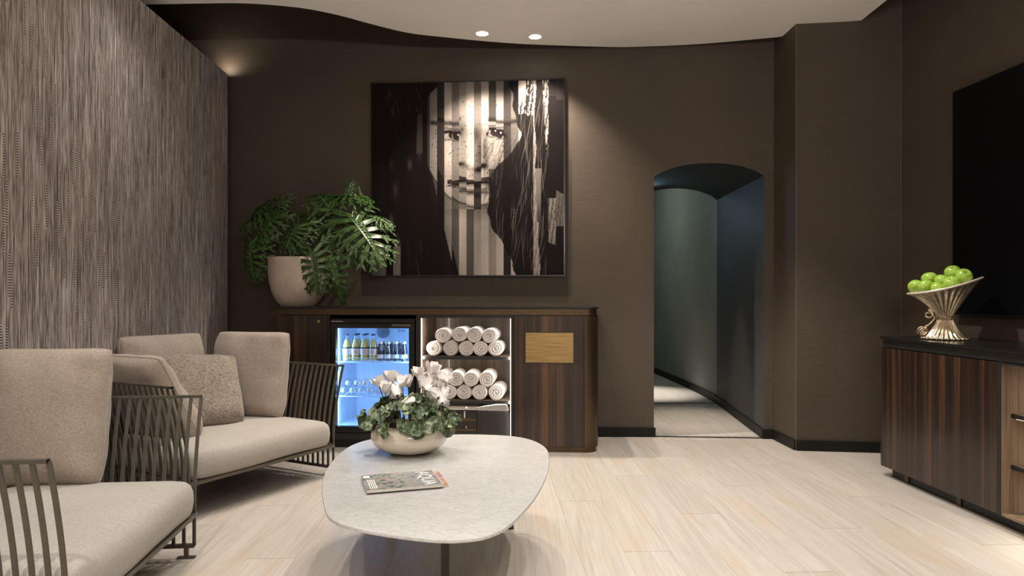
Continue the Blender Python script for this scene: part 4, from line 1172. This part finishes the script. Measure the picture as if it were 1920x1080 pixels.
def pillow(name, w, h, th, mat, label, loc, yaw, tilt, roll, seed=0, group='loose cushions on the armchairs'):
    rnd = random.Random(seed); n = 26; mb = MB()
    ph = [rnd.uniform(0, 6.28) for _ in range(8)]
    def outl_(u, v):
        c = 1 - 0.036 * (u * v) ** 8
        return w / 2 * u * (1 - 0.012 * (1 - v * v)) * c, h / 2 * v * (1 - 0.012 * (1 - u * u)) * c
    def surf(sgn):
        vs = []
        for j in range(n + 1):
            for i in range(n + 1):
                u, v = math.sin(PI / 2 * (2 * i / n - 1)), math.sin(PI / 2 * (2 * j / n - 1))
                x, z = outl_(u, v)
                prof = (max(0, 1 - abs(u) ** 4) * max(0, 1 - abs(v) ** 4)) ** 0.40
                edge_ = (abs(u) ** 3 + abs(v) ** 3)
                wr = 0.008 * math.sin(u * 9 + ph[0] + 3 * v) * edge_ * prof + 0.007 * math.sin(v * 11 + ph[1] + 2 * u) * edge_ * prof + 0.007 * math.sin(3 * u + ph[2]) * math.sin(2.5 * v + ph[3])
                belly = 1 + 0.10 * -v
                vs.append((x, sgn * (th / 2 * prof * belly) + wr * (1 if prof > 0 else 0), z))
        fs = []
        for j in range(n):
            for i in range(n):
                a = j * (n + 1) + i; fs.append((a, a + 1, a + n + 2, a + n + 1))
        mb.add(vs, fs)
    surf(-1); surf(1)
    me = mb.mesh(name, mat, True)
    o = link(name, me); o.rotation_mode = 'YXZ'; o.rotation_euler = (tilt, roll, yaw); o.location = loc
    tag(o, label, 'cushion', group)
    loop = []
    sn = lambda i: math.sin(PI / 2 * (2 * i / n - 1))
    for i in range(n): a = outl_(sn(i), -1); loop.append((a[0], 0, a[1]))
    for i in range(n): a = outl_(1, sn(i)); loop.append((a[0], 0, a[1]))
    for i in range(n): a = outl_(-sn(i), 1); loop.append((a[0], 0, a[1]))
    for i in range(n): a = outl_(-1, -sn(i)); loop.append((a[0], 0, a[1]))
    MB().tube(loop, 0.0035, 6, True).build('piping', mat, o, True)
    return o
pillow('back_cushion', 0.46, 0.53, 0.19, M_CUSH, 'large beige square cushion standing on the nearest armchair', (-1.815, 2.70, 0.335 + 0.245), math.radians(4), math.radians(-10), 0.0, 1)
pillow('back_cushion', 0.49, 0.51, 0.18, M_CUSH2, 'large beige square cushion leaning on the far arm nearest the fridge', (-1.575, 4.17, 0.34 + 0.24), math.radians(-14), math.radians(-9), math.radians(0), 2)
pillow('back_cushion', 0.50, 0.48, 0.16, M_CUSH2, 'beige cushion behind the tweed pillow, against the fibre wall', (-1.93, 3.86, 0.34 + 0.255), math.radians(62), math.radians(-8), math.radians(0), 3)
pillow('back_cushion', 0.47, 0.48, 0.18, M_CUSH, 'beige cushion slumped over the near barred arm with its seam showing', (-1.835, 3.52, 0.34 + 0.20), math.radians(-28), math.radians(28), math.radians(0), 4)
pillow('throw_pillow', 0.46, 0.43, 0.16, M_THROW, 'brownish tweed throw pillow leaning in the middle of the farther armchair', (-1.745, 3.85, 0.34 + 0.185), math.radians(42), math.radians(-30), math.radians(4), 5)

# ================================================================== COFFEE TABLE
TZ = 0.38
outl = [(842.7, 814.4), (901, 814.4), (959.4, 817.5), (998, 825), (1023.5, 839.6), (1029.7, 858.3), (1025.5, 889.4), (1006, 928.3), (978.8, 961.3), (951.6, 986.6), (920.5, 1002), (881.6, 1010), (823.3, 1012),
        (745.5, 1004), (667.8, 990.5), (625, 975), (609.4, 955.5), (603.6, 912.7), (613.3, 877.7), (640.5, 846.6), (667.8, 831), (706.6, 821.4), (765, 816.3)]
tp = [onz(a, b, TZ) for a, b in outl]
tc = sum(tp, Vector()) / len(tp)
ct = thing('coffee_table', 'low coffee table with pebble-shaped white marble top and slim bronze legs', 'table', (tc.x, tc.y, 0))
oo = [(p.x - tc.x, p.y - tc.y) for p in smooth_closed([(p.x, p.y, 0) for p in tp], 5)]
def inset(pts, d):
    m = len(pts); out = []
    for i in range(m):
        a, b = Vector(pts[i - 1]), Vector(pts[(i + 1) % m]); t = (b - a).normalized(); nrm = Vector((-t.y, t.x))
        q = Vector(pts[i]) + nrm * d; out.append((q.x, q.y))
    return out
area2 = sum(oo[i - 1][0] * oo[i][1] - oo[i][0] * oo[i - 1][1] for i in range(len(oo)))
sg = 1 if area2 > 0 else -1
mb = MB(); rings = []
for d, z in ((0.035, TZ - 0.022), (0.012, TZ - 0.014), (0.001, TZ - 0.010), (0.0, TZ - 0.004), (0.0015, TZ - 0.0008), (0.004, TZ)):
    rings.append([(x, y, z) for x, y in inset(oo, sg * d)])
mb.rings(rings).build('tabletop', M_MARBLE, ct, True, 35)
def leg(wx, wy, a):
    x, y = wx - tc.x, wy - tc.y; mb = MB()
    mb.box(-0.013, 0.013, -0.004, 0.004, 0.0, TZ - 0.0225); mb.box(-0.004, 0.004, 0.004, 0.020, 0.0, TZ - 0.0225)
    o = mb.build('leg', M_LEG, ct, bevel=0.001); o.location = (x, y, 0); o.rotation_euler = (0, 0, a)
    f = MB().lathe([(0.014, 0.0), (0.014, 0.006), (0.008, 0.012)], 14).build('foot_pad', M_BLACKM, o, True, 40)
leg(-0.207, 2.15, 0.0); leg(-0.005, 3.13, 0.8); leg(-0.55, 3.13, -0.8)
MB().box(-0.25, 0.25, -0.35, 0.35, TZ - 0.027, TZ - 0.0223).build('under_plate', M_STEELBR, ct)

# magazines
def magazine(label, cx, cy, ang, w, d, z, t, kind):
    g = thing('magazine', label, 'magazine', (cx, cy, z), ang, 'magazines on the coffee table')
    MB().box(-w / 2, w / 2, -d / 2, d / 2, 0.0008, t - 0.0006).build('pages', M_PAPER, g)
    m = NT('cover_' + kind)
    v = m.mapping((1, 1, 1), coord='obj'); f = m.noise(v, 22 if kind == 'front' else 14, 5, 0.65, 1.4)
    if kind == 'front':
        v2 = m.mapping((1, 1, 1), coord='obj'); k2 = m.noise(v2, 60, 2, 0.5, 0.5)
        sep = m.n('ShaderNodeSeparateXYZ'); m.l(v, sep.inputs[0])
        c1 = m.ramp(f, [(0.30, (0.02, 0.035, 0.03)), (0.42, (0.12, 0.17, 0.15)), (0.52, (0.42, 0.43, 0.41)), (0.60, (0.42, 0.16, 0.18)), (0.70, (0.55, 0.54, 0.50))])
        c2 = m.ramp(k2, [(0.35, (0.20, 0.20, 0.22)), (0.65, (0.45, 0.44, 0.46))])
        right_ = m.ramp(m.math('ADD', sep.outputs['X'], 0.5), [(0.50, (0, 0, 0)), (0.56, (1, 1, 1))])
        m.col(m.mix(right_, c1, c2))
    else:
        m.col(m.ramp(f, [(0.30, (0.10, 0.05, 0.10)), (0.45, (0.45, 0.25, 0.30)), (0.55, (0.55, 0.30, 0.12)), (0.65, (0.6, 0.58, 0.55))]))
    m.b.inputs['Roughness'].default_value = 0.25; m.b.inputs['Coat Weight'].default_value = 0.5
    cv = MB().box(-w / 2 - 0.001, w / 2 + 0.001, -d / 2 - 0.001, d / 2 + 0.001, t - 0.0006, t).build('cover', m.m, g)
    MB().box(-w / 2 - 0.001, w / 2 + 0.001, -d / 2 - 0.001, d / 2 + 0.001, 0, 0.0008).build('back_cover', m.m, g)
    MB().box(-w / 2, w / 2, -d / 2 - 0.0012, -d / 2, 0, t).build('spine', M_PAPER, g)
    return g, cv
zt0 = TZ + 0.0002
c_ = (onz(689.7, 918.9, TZ + .02) + onz(833.2, 907, TZ + .02) + onz(678.3, 888.2, TZ + .02) + onz(806.5, 877.3, TZ + .02)) / 4
ang = math.atan2(0.080, 0.2506)
g2, _ = magazine('pink and orange edged magazine lying under the grey one on the marble table', c_.x + 0.012, c_.y + 0.022, ang - 0.03, 0.272, 0.205, zt0, 0.006, 'under')
g1, cv = magazine('grey magazine with large sideways white title, top of the two on the table', c_.x, c_.y, ang, 0.263, 0.205, zt0 + 0.0061, 0.009, 'front')
tm = text_mesh('AQUA', 0.068)
tm.materials.append(M_TRIM)
o = link('title_lettering', tm, cv); o.location = (0.088, 0.0, 0.0093); o.rotation_euler = (0, 0, -PI / 2); o.scale = (0.95, 1, 1)
MB().box(0.128, 0.1315, -0.100, 0.100, 0.0091, 0.0094).build('cover_stripe', M_LABELP, cv)
MB().box(-0.126, -0.104, 0.060, 0.088, 0.0091, 0.0094).build('cover_box', M_LABELW, cv)
for k in range(4):
    MB().box(-0.118 + k * 0.007, -0.1145 + k * 0.007, -0.085, 0.03, 0.0091, 0.0094).build('cover_text_line', M_LABELW, cv)

# cyclamen bowl
cyc = thing('potted_cyclamen', 'white flowering cyclamen in a low cream glazed bowl on the marble table', 'plant', (-0.44, 2.985, TZ), 0.0)
prof = [(0.070, 0.0), (0.085, 0.002), (0.125, 0.018), (0.155, 0.042), (0.166, 0.068), (0.163, 0.092), (0.150, 0.112), (0.132, 0.122), (0.124, 0.123), (0.120, 0.119), (0.122, 0.105)]
MB().lathe(prof, 64, cap1=False).build('bowl', M_BOWL, cyc, True, 60)
MB().lathe([(0.123, 0.108), (0.06, 0.114), (0.005, 0.116)], 32, cap0=False).build('soil', M_SOIL, cyc, True)
def heart_leaf(seed):
    rnd = random.Random(seed); mb = MB(); n = 20; rings = []
    curl = rnd.uniform(0.25, 0.75); wav = rnd.uniform(0.08, 0.16); ph = rnd.uniform(0, 6)
    for s in (0.02, 0.35, 0.7, 0.9, 1.0):
        r = []
        for i in range(n):
            a = 2 * PI * i / n
            rad = s * (0.62 + 0.30 * math.cos(a) * 0.4 - 0.34 * math.exp(-((a - PI) / 0.30) ** 2))
            if abs(a) < 0.35 or abs(a - 2 * PI) < 0.35: rad *= 1.10
            x, y = rad * math.cos(a) + 0.25 * s, rad * math.sin(a)
            z = curl * 0.30 * s * s * abs(math.sin(a)) ** 1.5 - 0.22 * s ** 2 * math.cos(a) * 0.6 + wav * s ** 3 * math.sin(5 * a + ph)
            r.append((x, y, z))
        rings.append(r)
    mb.rings(rings, True, True, False)
    return mb.mesh('leaf', M_CYCL, True)
HL = [heart_leaf(k) for k in range(5)]
rnd = random.Random(21)
for k in range(96):
    a = rnd.uniform(0, 2 * PI) if k > 44 else rnd.uniform(PI, 2 * PI)
    el = rnd.uniform(0.0, 1.0) ** 0.8
    R = 0.155 * math.cos(el * 1.35) + rnd.uniform(-0.02, 0.04); zz = 0.118 + 0.115 * math.sin(el * 1.35) + rnd.uniform(-0.012, 0.014)
    R = max(R, 0.015)
    o = link('leaf', HL[rnd.randrange(5)], cyc)
    s = rnd.uniform(0.040, 0.060)
    if zz < 0.138 and R > 0.1: zz = 0.138 + rnd.uniform(0, 0.025)
    o.location = (R * 1.14 * math.cos(a), R * math.sin(a), zz); o.scale = (s, s, s)
    tiltv = 0.25 + 0.75 * (1 - el) + rnd.uniform(-0.35, 0.45)
    o.rotation_euler = Euler((rnd.uniform(-0.4, 0.4), tiltv, a + rnd.uniform(-0.6, 0.6)))
def petal(seed):
    rnd = random.Random(seed); mb = MB(); rr = []
    tw_ = rnd.uniform(-0.5, 0.5)
    for i in range(8):
        t = i / 7; w = 0.0185 * (0.35 + 1.75 * t - 1.45 * t * t) + 0.0006
        lean = 0.010 * math.sin(t * 2.2); y = 0.004 + lean + 0.014 * t * t
        row = []
        for j in range(5):
            u = (j - 2) / 2; ca_, sa_ = math.cos(tw_ * t), math.sin(tw_ * t)
            xx, yo = u * w, -0.004 * u * u * (1 - t) + 0.0025 * math.sin(u * 4 + i)
            row.append((xx * ca_ - yo * sa_, y + xx * sa_ + yo * ca_, 0.048 * t))
        rr.append(row)
    mb.rings(rr, False, False, False)
    return mb.mesh('petal', M_PETAL, True)
PET = [petal(k) for k in range(4)]
CORE = MB().sphere((0, 0, 0.003), (0.0055, 0.0055, 0.006), 10, 6).mesh('flower', M_STEMRED, True)
fl_px = [(712, 722, -.05, .2), (731, 716, 0, -.1), (745, 738, -.08, 2.6), (755, 722, -.02, .3), (766, 722, .02, .4), (738, 700 + 12, .05, .1), (722, 735, -.07, -.4), (752, 752, -.10, 2.8),
         (786, 706, -.04, -.3), (801, 722, .0, .0), (792, 724, -.06, -1.2), (813, 716, .02, .3), (826, 722, .0, 1.1), (838, 716, .03, .9), (822, 742, -.06, 2.2), (833, 740, -.03, 2.0), (806, 700, .05, .2), (829, 752, -.07, 2.6)]
cinv = Matrix.Translation(cyc.location).inverted()
for k, (fx, fy_, dd, tl) in enumerate(fl_px):
    pos = cinv @ P(fx, fy_ + 4, 2.985 + dd)
    f = link('flower', CORE, cyc); f.location = pos
    f.rotation_euler = Euler((rnd.uniform(-0.35, 0.35), tl * 0.55, rnd.uniform(0, 6.28)))
    s = rnd.uniform(0.95, 1.25); f.scale = (s, s, s)
    for i in range(5):
        p = link('petal', PET[rnd.randrange(4)], f); p.rotation_euler = (rnd.uniform(-0.15, 0.3) * -1, 0, 2 * PI * i / 5 + rnd.uniform(-0.2, 0.2))
    root = Vector((pos.x * 0.75, pos.y * 0.6, 0.14))
    MB().tube(smooth_open([root, (root + pos) / 2 + Vector((0, 0, 0.015)), pos], 4), 0.0022, 5).build('stem', M_STEMRED, cyc, True)

# ================================================================== RIGHT SIDEBOARD
RO = Vector((2.158, 4.04, 0)); RA = math.atan2(0.0508, 1.0)
# local frame: x runs towards the camera along the front, y goes into the wall, origin at the far front corner on the floor
RROT = -PI / 2 + RA
def rthing(name, label, cat, x=0.0, z=0.0, group=None):
    d = Vector((math.sin(RA), -math.cos(RA), 0))
    return thing(name, label, cat, RO + d * x + Vector((0, 0, z)), RROT, group)
RD = 0.455
RTOP = 0.8126
def r_pts(x0, x1, y0, y1, r, n=8):
    pts = []
    for i in range(n + 1):
        a = PI + PI / 2 * i / n
        pts.append((x0 + r + r * math.cos(a), y0 + r + r * math.sin(a)))
    return pts + [(x1, y0), (x1, y1), (x0, y1)]
RL = 3.4
wt = rthing('worktop', 'dark glossy worktop under the pedestal fruit bowl, along the right wall', 'worktop')
MB().prism(r_pts(-0.075, RL, -0.012, RD, 0.09), RTOP - 0.010, RTOP).build('top_slab', M_BLACK, wt, bevel=0.0015)
MB().prism(r_pts(-0.060, RL, 0.004, RD, 0.08), RTOP - 0.058, RTOP - 0.010).build('edge_band', M_BLACKM, wt, True, 40)
un = rthing('cabinet_unit', 'striped walnut cabinet with two tall doors under the pedestal fruit bowl', 'cabinet', 0, 0, 'units of the right sideboard')
ud = 0.895; RZB, RZT = 0.060, RTOP - 0.062
MB().prism(r_pts(-0.05, ud, 0.022, RD, 0.08), RZB, RZT).build('body', M_BLACKM, un)
for a, b in ((0.0, ud / 2 - 0.0008), (ud / 2 + 0.0008, ud - 0.004)):
    MB().box(a, b, 0.0, 0.02, RZB + 0.001, RZT - 0.001).build('door', M_WALNUT, un, bevel=0.001)
rc = 0.055
pts = [(-0.003, 0.03), (-0.003, 0.0)] + [(-0.003 - 0.0 + rc * math.cos(a), rc + rc * math.sin(a)) for a in [(-PI / 2 - PI / 2 * i / 8) for i in range(9)]] + [(-0.003 - rc, RD), (-0.003 - rc + 0.012, RD), (-0.003 - rc + 0.014, 0.07)]
MB().prism(pts, RZB, RZT - 0.001).build('corner_panel', M_WALNUT, un, True, 40)
MB().prism(r_pts(-0.02, ud, 0.05, RD, 0.05), 0.0, RZB - 0.001).build('plinth', M_BLACKM, un)
for x in (0.14, 0.56):
    MB().box(x, x + 0.035, 0.044, 0.0495, 0.0, RZB - 0.001).build('plinth_block', M_BRASS, un)
ni = rthing('shelf_niche', 'lit open walnut shelf niche at the right edge of the picture', 'shelf unit', ud, 0, 'units of the right sideboard')
nw = 1.1; pst = 0.022; nz0, nz1 = 0.072, 0.742
MB().box(0, pst, 0.0, RD, RZB, RZT).build('side_panel', M_WALNUT_IN, ni)
MB().box(0.0, pst + 0.001, -0.003, 0.0, RZB, RZT).build('front_edge', M_BLACKM, ni)
MB().box(nw, nw + pst, 0.0, RD, RZB, RZT).build('side_panel', M_WALNUT_IN, ni)
MB().box(pst, nw, RD - 0.02, RD, RZB, RZT).build('back_panel', M_WALNUT_IN, ni)
MB().box(pst, nw, 0.0, RD - 0.02, RZB, nz0).build('bottom_panel', M_WALNUT_IN, ni)
MB().box(pst, nw, 0.0, RD - 0.02, nz1, RZT).build('top_panel', M_BLACKM, ni)
for z in (0.520, 0.289):
    MB().box(pst, nw, 0.048, RD - 0.021, z - 0.020, z).build('shelf', M_WALNUT_IN, ni, bevel=0.001)
    MB().box(pst, nw, 0.0455, 0.0479, z - 0.020, z).build('shelf_edge', M_BLACKM, ni)
MB().box(0, nw + pst, 0.05, RD, 0, RZB - 0.001).build('plinth', M_BLACKM, ni)
dirx = Vector((math.sin(RA), -math.cos(RA), 0)); diry = Vector((math.cos(RA), math.sin(RA), 0))
def rp(x, y, z): return RO + dirx * x + diry * y + Vector((0, 0, z))
for z in (nz1 - 0.004, 0.495, 0.264):
    MB().box(pst + 0.01, nw - 0.01, 0.062, 0.070, z, z + 0.003).build('led_strip', M_LEDW, ni)
    area('niche_led_lamp', rp(ud + 0.55, 0.066, z - 0.002), rp(ud + 0.30, 0.16, z - 0.4), 1.2, 0.012, 0.6, (1, 0.90, 0.78))
# rotate check for the strip lamps: long side follows the niche
for o in list(COL.objects):
    if o.type == 'LIGHT' and o.name.startswith('niche_led_lamp') and o.location.x > 1.5:
        o.rotation_euler = Matrix(((-diry.x * 0 + diry.x, dirx.x, 0), (diry.y, dirx.y, 0), (0, 0, 1))).to_euler()

# wall screen
tv = thing('wall_screen', 'very large flat black screen hung on the right wall above the fruit bowl', 'screen', (TVX(4.07), 4.07, 0.942), RROT)
MB().box(0.0, 2.35, -0.045, -0.006, 0.0, 1.304).build('housing', M_BLACKM, tv, bevel=0.002)
MB().box(0.006, 2.344, -0.047, -0.0451, 0.006, 1.298).build('panel', M_SCREEN, tv)
MB().box(0.4, 1.9, -0.006, 0.0, 0.3, 1.0).build('wall_mount', M_BLACKM, tv)

# pedestal fruit bowl
VB = P(1772, 632, 3.77); VX, VY = VB.x, VB.y
vz = RTOP
va = thing('pedestal_bowl', 'ornate silver-gilt fluted pedestal bowl with slanted rim, holding green apples', 'bowl', (VX, VY, vz), -math.atan2(VX, VY))
def vase_pt(r, z, th, fl, up, inner=False):
    rr = r * (1 + fl * math.cos(26 * th))
    x, y = rr * math.cos(th), rr * math.sin(th)
    if up > 0:
        x *= 1 + 0.08 * up; y *= 1 - 0.12 * up
        xn = x / 0.178
        x -= 0.004 * up
        z = z + up * (0.0436 * xn + 0.0186 * xn * xn)
    return (x, y, z)
prof = [(0.106, 0.004, 0, 0), (0.104, 0.014, .03, 0), (0.085, 0.030, .06, 0), (0.062, 0.058, .07, 0), (0.045, 0.090, .07, 0), (0.038, 0.112, .06, 0), (0.036, 0.122, .05, 0), (0.040, 0.134, .06, 0.05),
        (0.053, 0.158, .08, 0.2), (0.073, 0.188, .07, 0.4), (0.097, 0.219, .06, 0.62), (0.123, 0.247, .05, 0.82), (0.147, 0.266, .03, 0.95), (0.161, 0.275, .0, 1.0)]
nth = 208
MB().rings([[vase_pt(r, z, 2 * PI * i / nth, f, u) for i in range(nth)] for r, z, f, u in prof], True, True, False).build('fluted_body', M_SILVER, va, True)
inn = [(0.161, 0.275, 0, 1.0), (0.150, 0.274, 0, 0.97), (0.118, 0.252, 0, 0.8), (0.085, 0.218, 0, 0.55), (0.05, 0.180, 0, 0.3), (0.01, 0.168, 0, 0.2)]
MB().rings([[vase_pt(r, z, 2 * PI * i / 64, f, u) for i in range(64)] for r, z, f, u in inn], True, False, True).build('lining', M_RIM, va, True)
MB().tube([vase_pt(0.161, 0.2745, 2 * PI * i / 64, 0, 1.0) for i in range(64)], 0.0062, 8, True).build('rim', M_RIM, va, True)
for ph in (0, PI):
    MB().tube([((0.0425 + 0.004 * math.cos(6 * a + ph)) * math.cos(a), (0.0425 + 0.004 * math.cos(6 * a + ph)) * math.sin(a), 0.120 + 0.008 * math.sin(6 * a + ph)) for a in [2 * PI * i / 72 for i in range(72)]], 0.0042, 6, True).build('waist_rope', M_SILVER, va, True)
BEAD = MB().sphere((0, 0, 0), (0.012, 0.010, 0.008), 10, 6).mesh('bead', M_SILVER, True)
for i in range(26):
    a = 2 * PI * i / 26
    o = link('bead', BEAD, va); o.location = (0.107 * math.cos(a), 0.107 * math.sin(a), 0.0085); o.rotation_euler = (0, 0, a + 0.5)
sc = []
for i in range(30):
    t = i / 29; a = PI * 0.1 + t * 3.6 * PI / 1.6
    sc.append((-0.078 + (0.005 + 0.024 * t) * math.cos(a + 0.6), -0.014, 0.138 + (0.005 + 0.024 * t) * math.sin(a + 0.6)))
e = sc[-1]
sc2 = smooth_open([e, (-0.050, -0.012, 0.125), (-0.055, -0.014, 0.105), (-0.075, -0.018, 0.080), (-0.092, -0.022, 0.062)], 5)
MB().tube(sc + [tuple(p) for p in sc2[1:]], 0.0062, 8).build('scroll_handle', M_SILVER, va, True)
ros = []
for i in range(34):
    t = i / 33; a = t * 5.2 * PI
    ros.append((-0.104 + 0.027 * t * math.cos(a), -0.036, 0.044 + 0.027 * t * math.sin(a)))
MB().tube(ros, 0.0050, 7).build('rosette', M_SILVER, va, True)
MB().sphere((-0.104, -0.026, 0.042), (0.025, 0.010, 0.026), 16, 10).build('rosette_back', M_SILVER, va, True)
for i, (x, z) in enumerate(((-0.090, 0.066), (-0.098, 0.058), (-0.084, 0.074))):
    MB().sphere((x, -0.026, z), (0.010, 0.008, 0.006), 10, 6).build('leaf_ornament', M_SILVER, va, True)
# apples
def apple_mesh():
    prof = []
    for i in range(19):
        t = PI * i / 18
        r = 0.0415 * math.sin(t) ** 0.85 * (1 + 0.06 * math.cos(t)) if 0 < i < 18 else 0.0008
        z = -0.0345 * math.cos(t)
        z += 0.0125 * math.exp(-(r / 0.010) ** 2) * (1 if t < PI / 2 else -1)
        prof.append((r, z))
    return MB().lathe(prof, 28, cap0=True, cap1=True).mesh('apple', M_APPLE, True)
AP = apple_mesh()
STEM = MB().tube([(0, 0, 0.018), (0.001, 0, 0.028), (0.004, 0.001, 0.037)], 0.0014, 6).mesh('stem', M_STEMRED, True)
apples = [((1742.5, 521.7), 0.030, (0.1, 0.1), 'with upright stem, topmost at the left'), ((1717.5, 537.5), 0.028, (0.2, -0.9), 'leftmost, half hidden behind another'), ((1735, 536.7), -0.040, (0.5, -0.3), 'in front at the left'),
          ((1759, 541), -0.050, (0.6, 0.2), 'in front at the middle, lowest'), ((1766, 527), 0.020, (-0.3, 0.2), 'behind, at the centre of the pile'), ((1784, 530.5), -0.040, (0.4, 0.5), 'right of centre, against the rising rim'),
          ((1786, 510), 0.035, (0.45, 0.1), 'highest, with its hollow showing'), ((1807.5, 517), -0.010, (0.2, 0.9), 'rightmost, on the high side of the rim')]
va_a = math.atan2(VX, VY); v_dist = math.hypot(VX, VY)
for (ax, ay), dd, (rx, ry), txt in apples:
    o = link('apple', AP); o.location = P(ax, ay, (v_dist + dd) / ((ax - 960) / FPX * math.sin(va_a) + math.cos(va_a))); o.rotation_euler = (rx, ry, random.uniform(0, 6))
    tag(o, 'green apple in the pedestal bowl, ' + txt, 'apple', 'green apples in the bowl')
    link('stem', STEM, o)
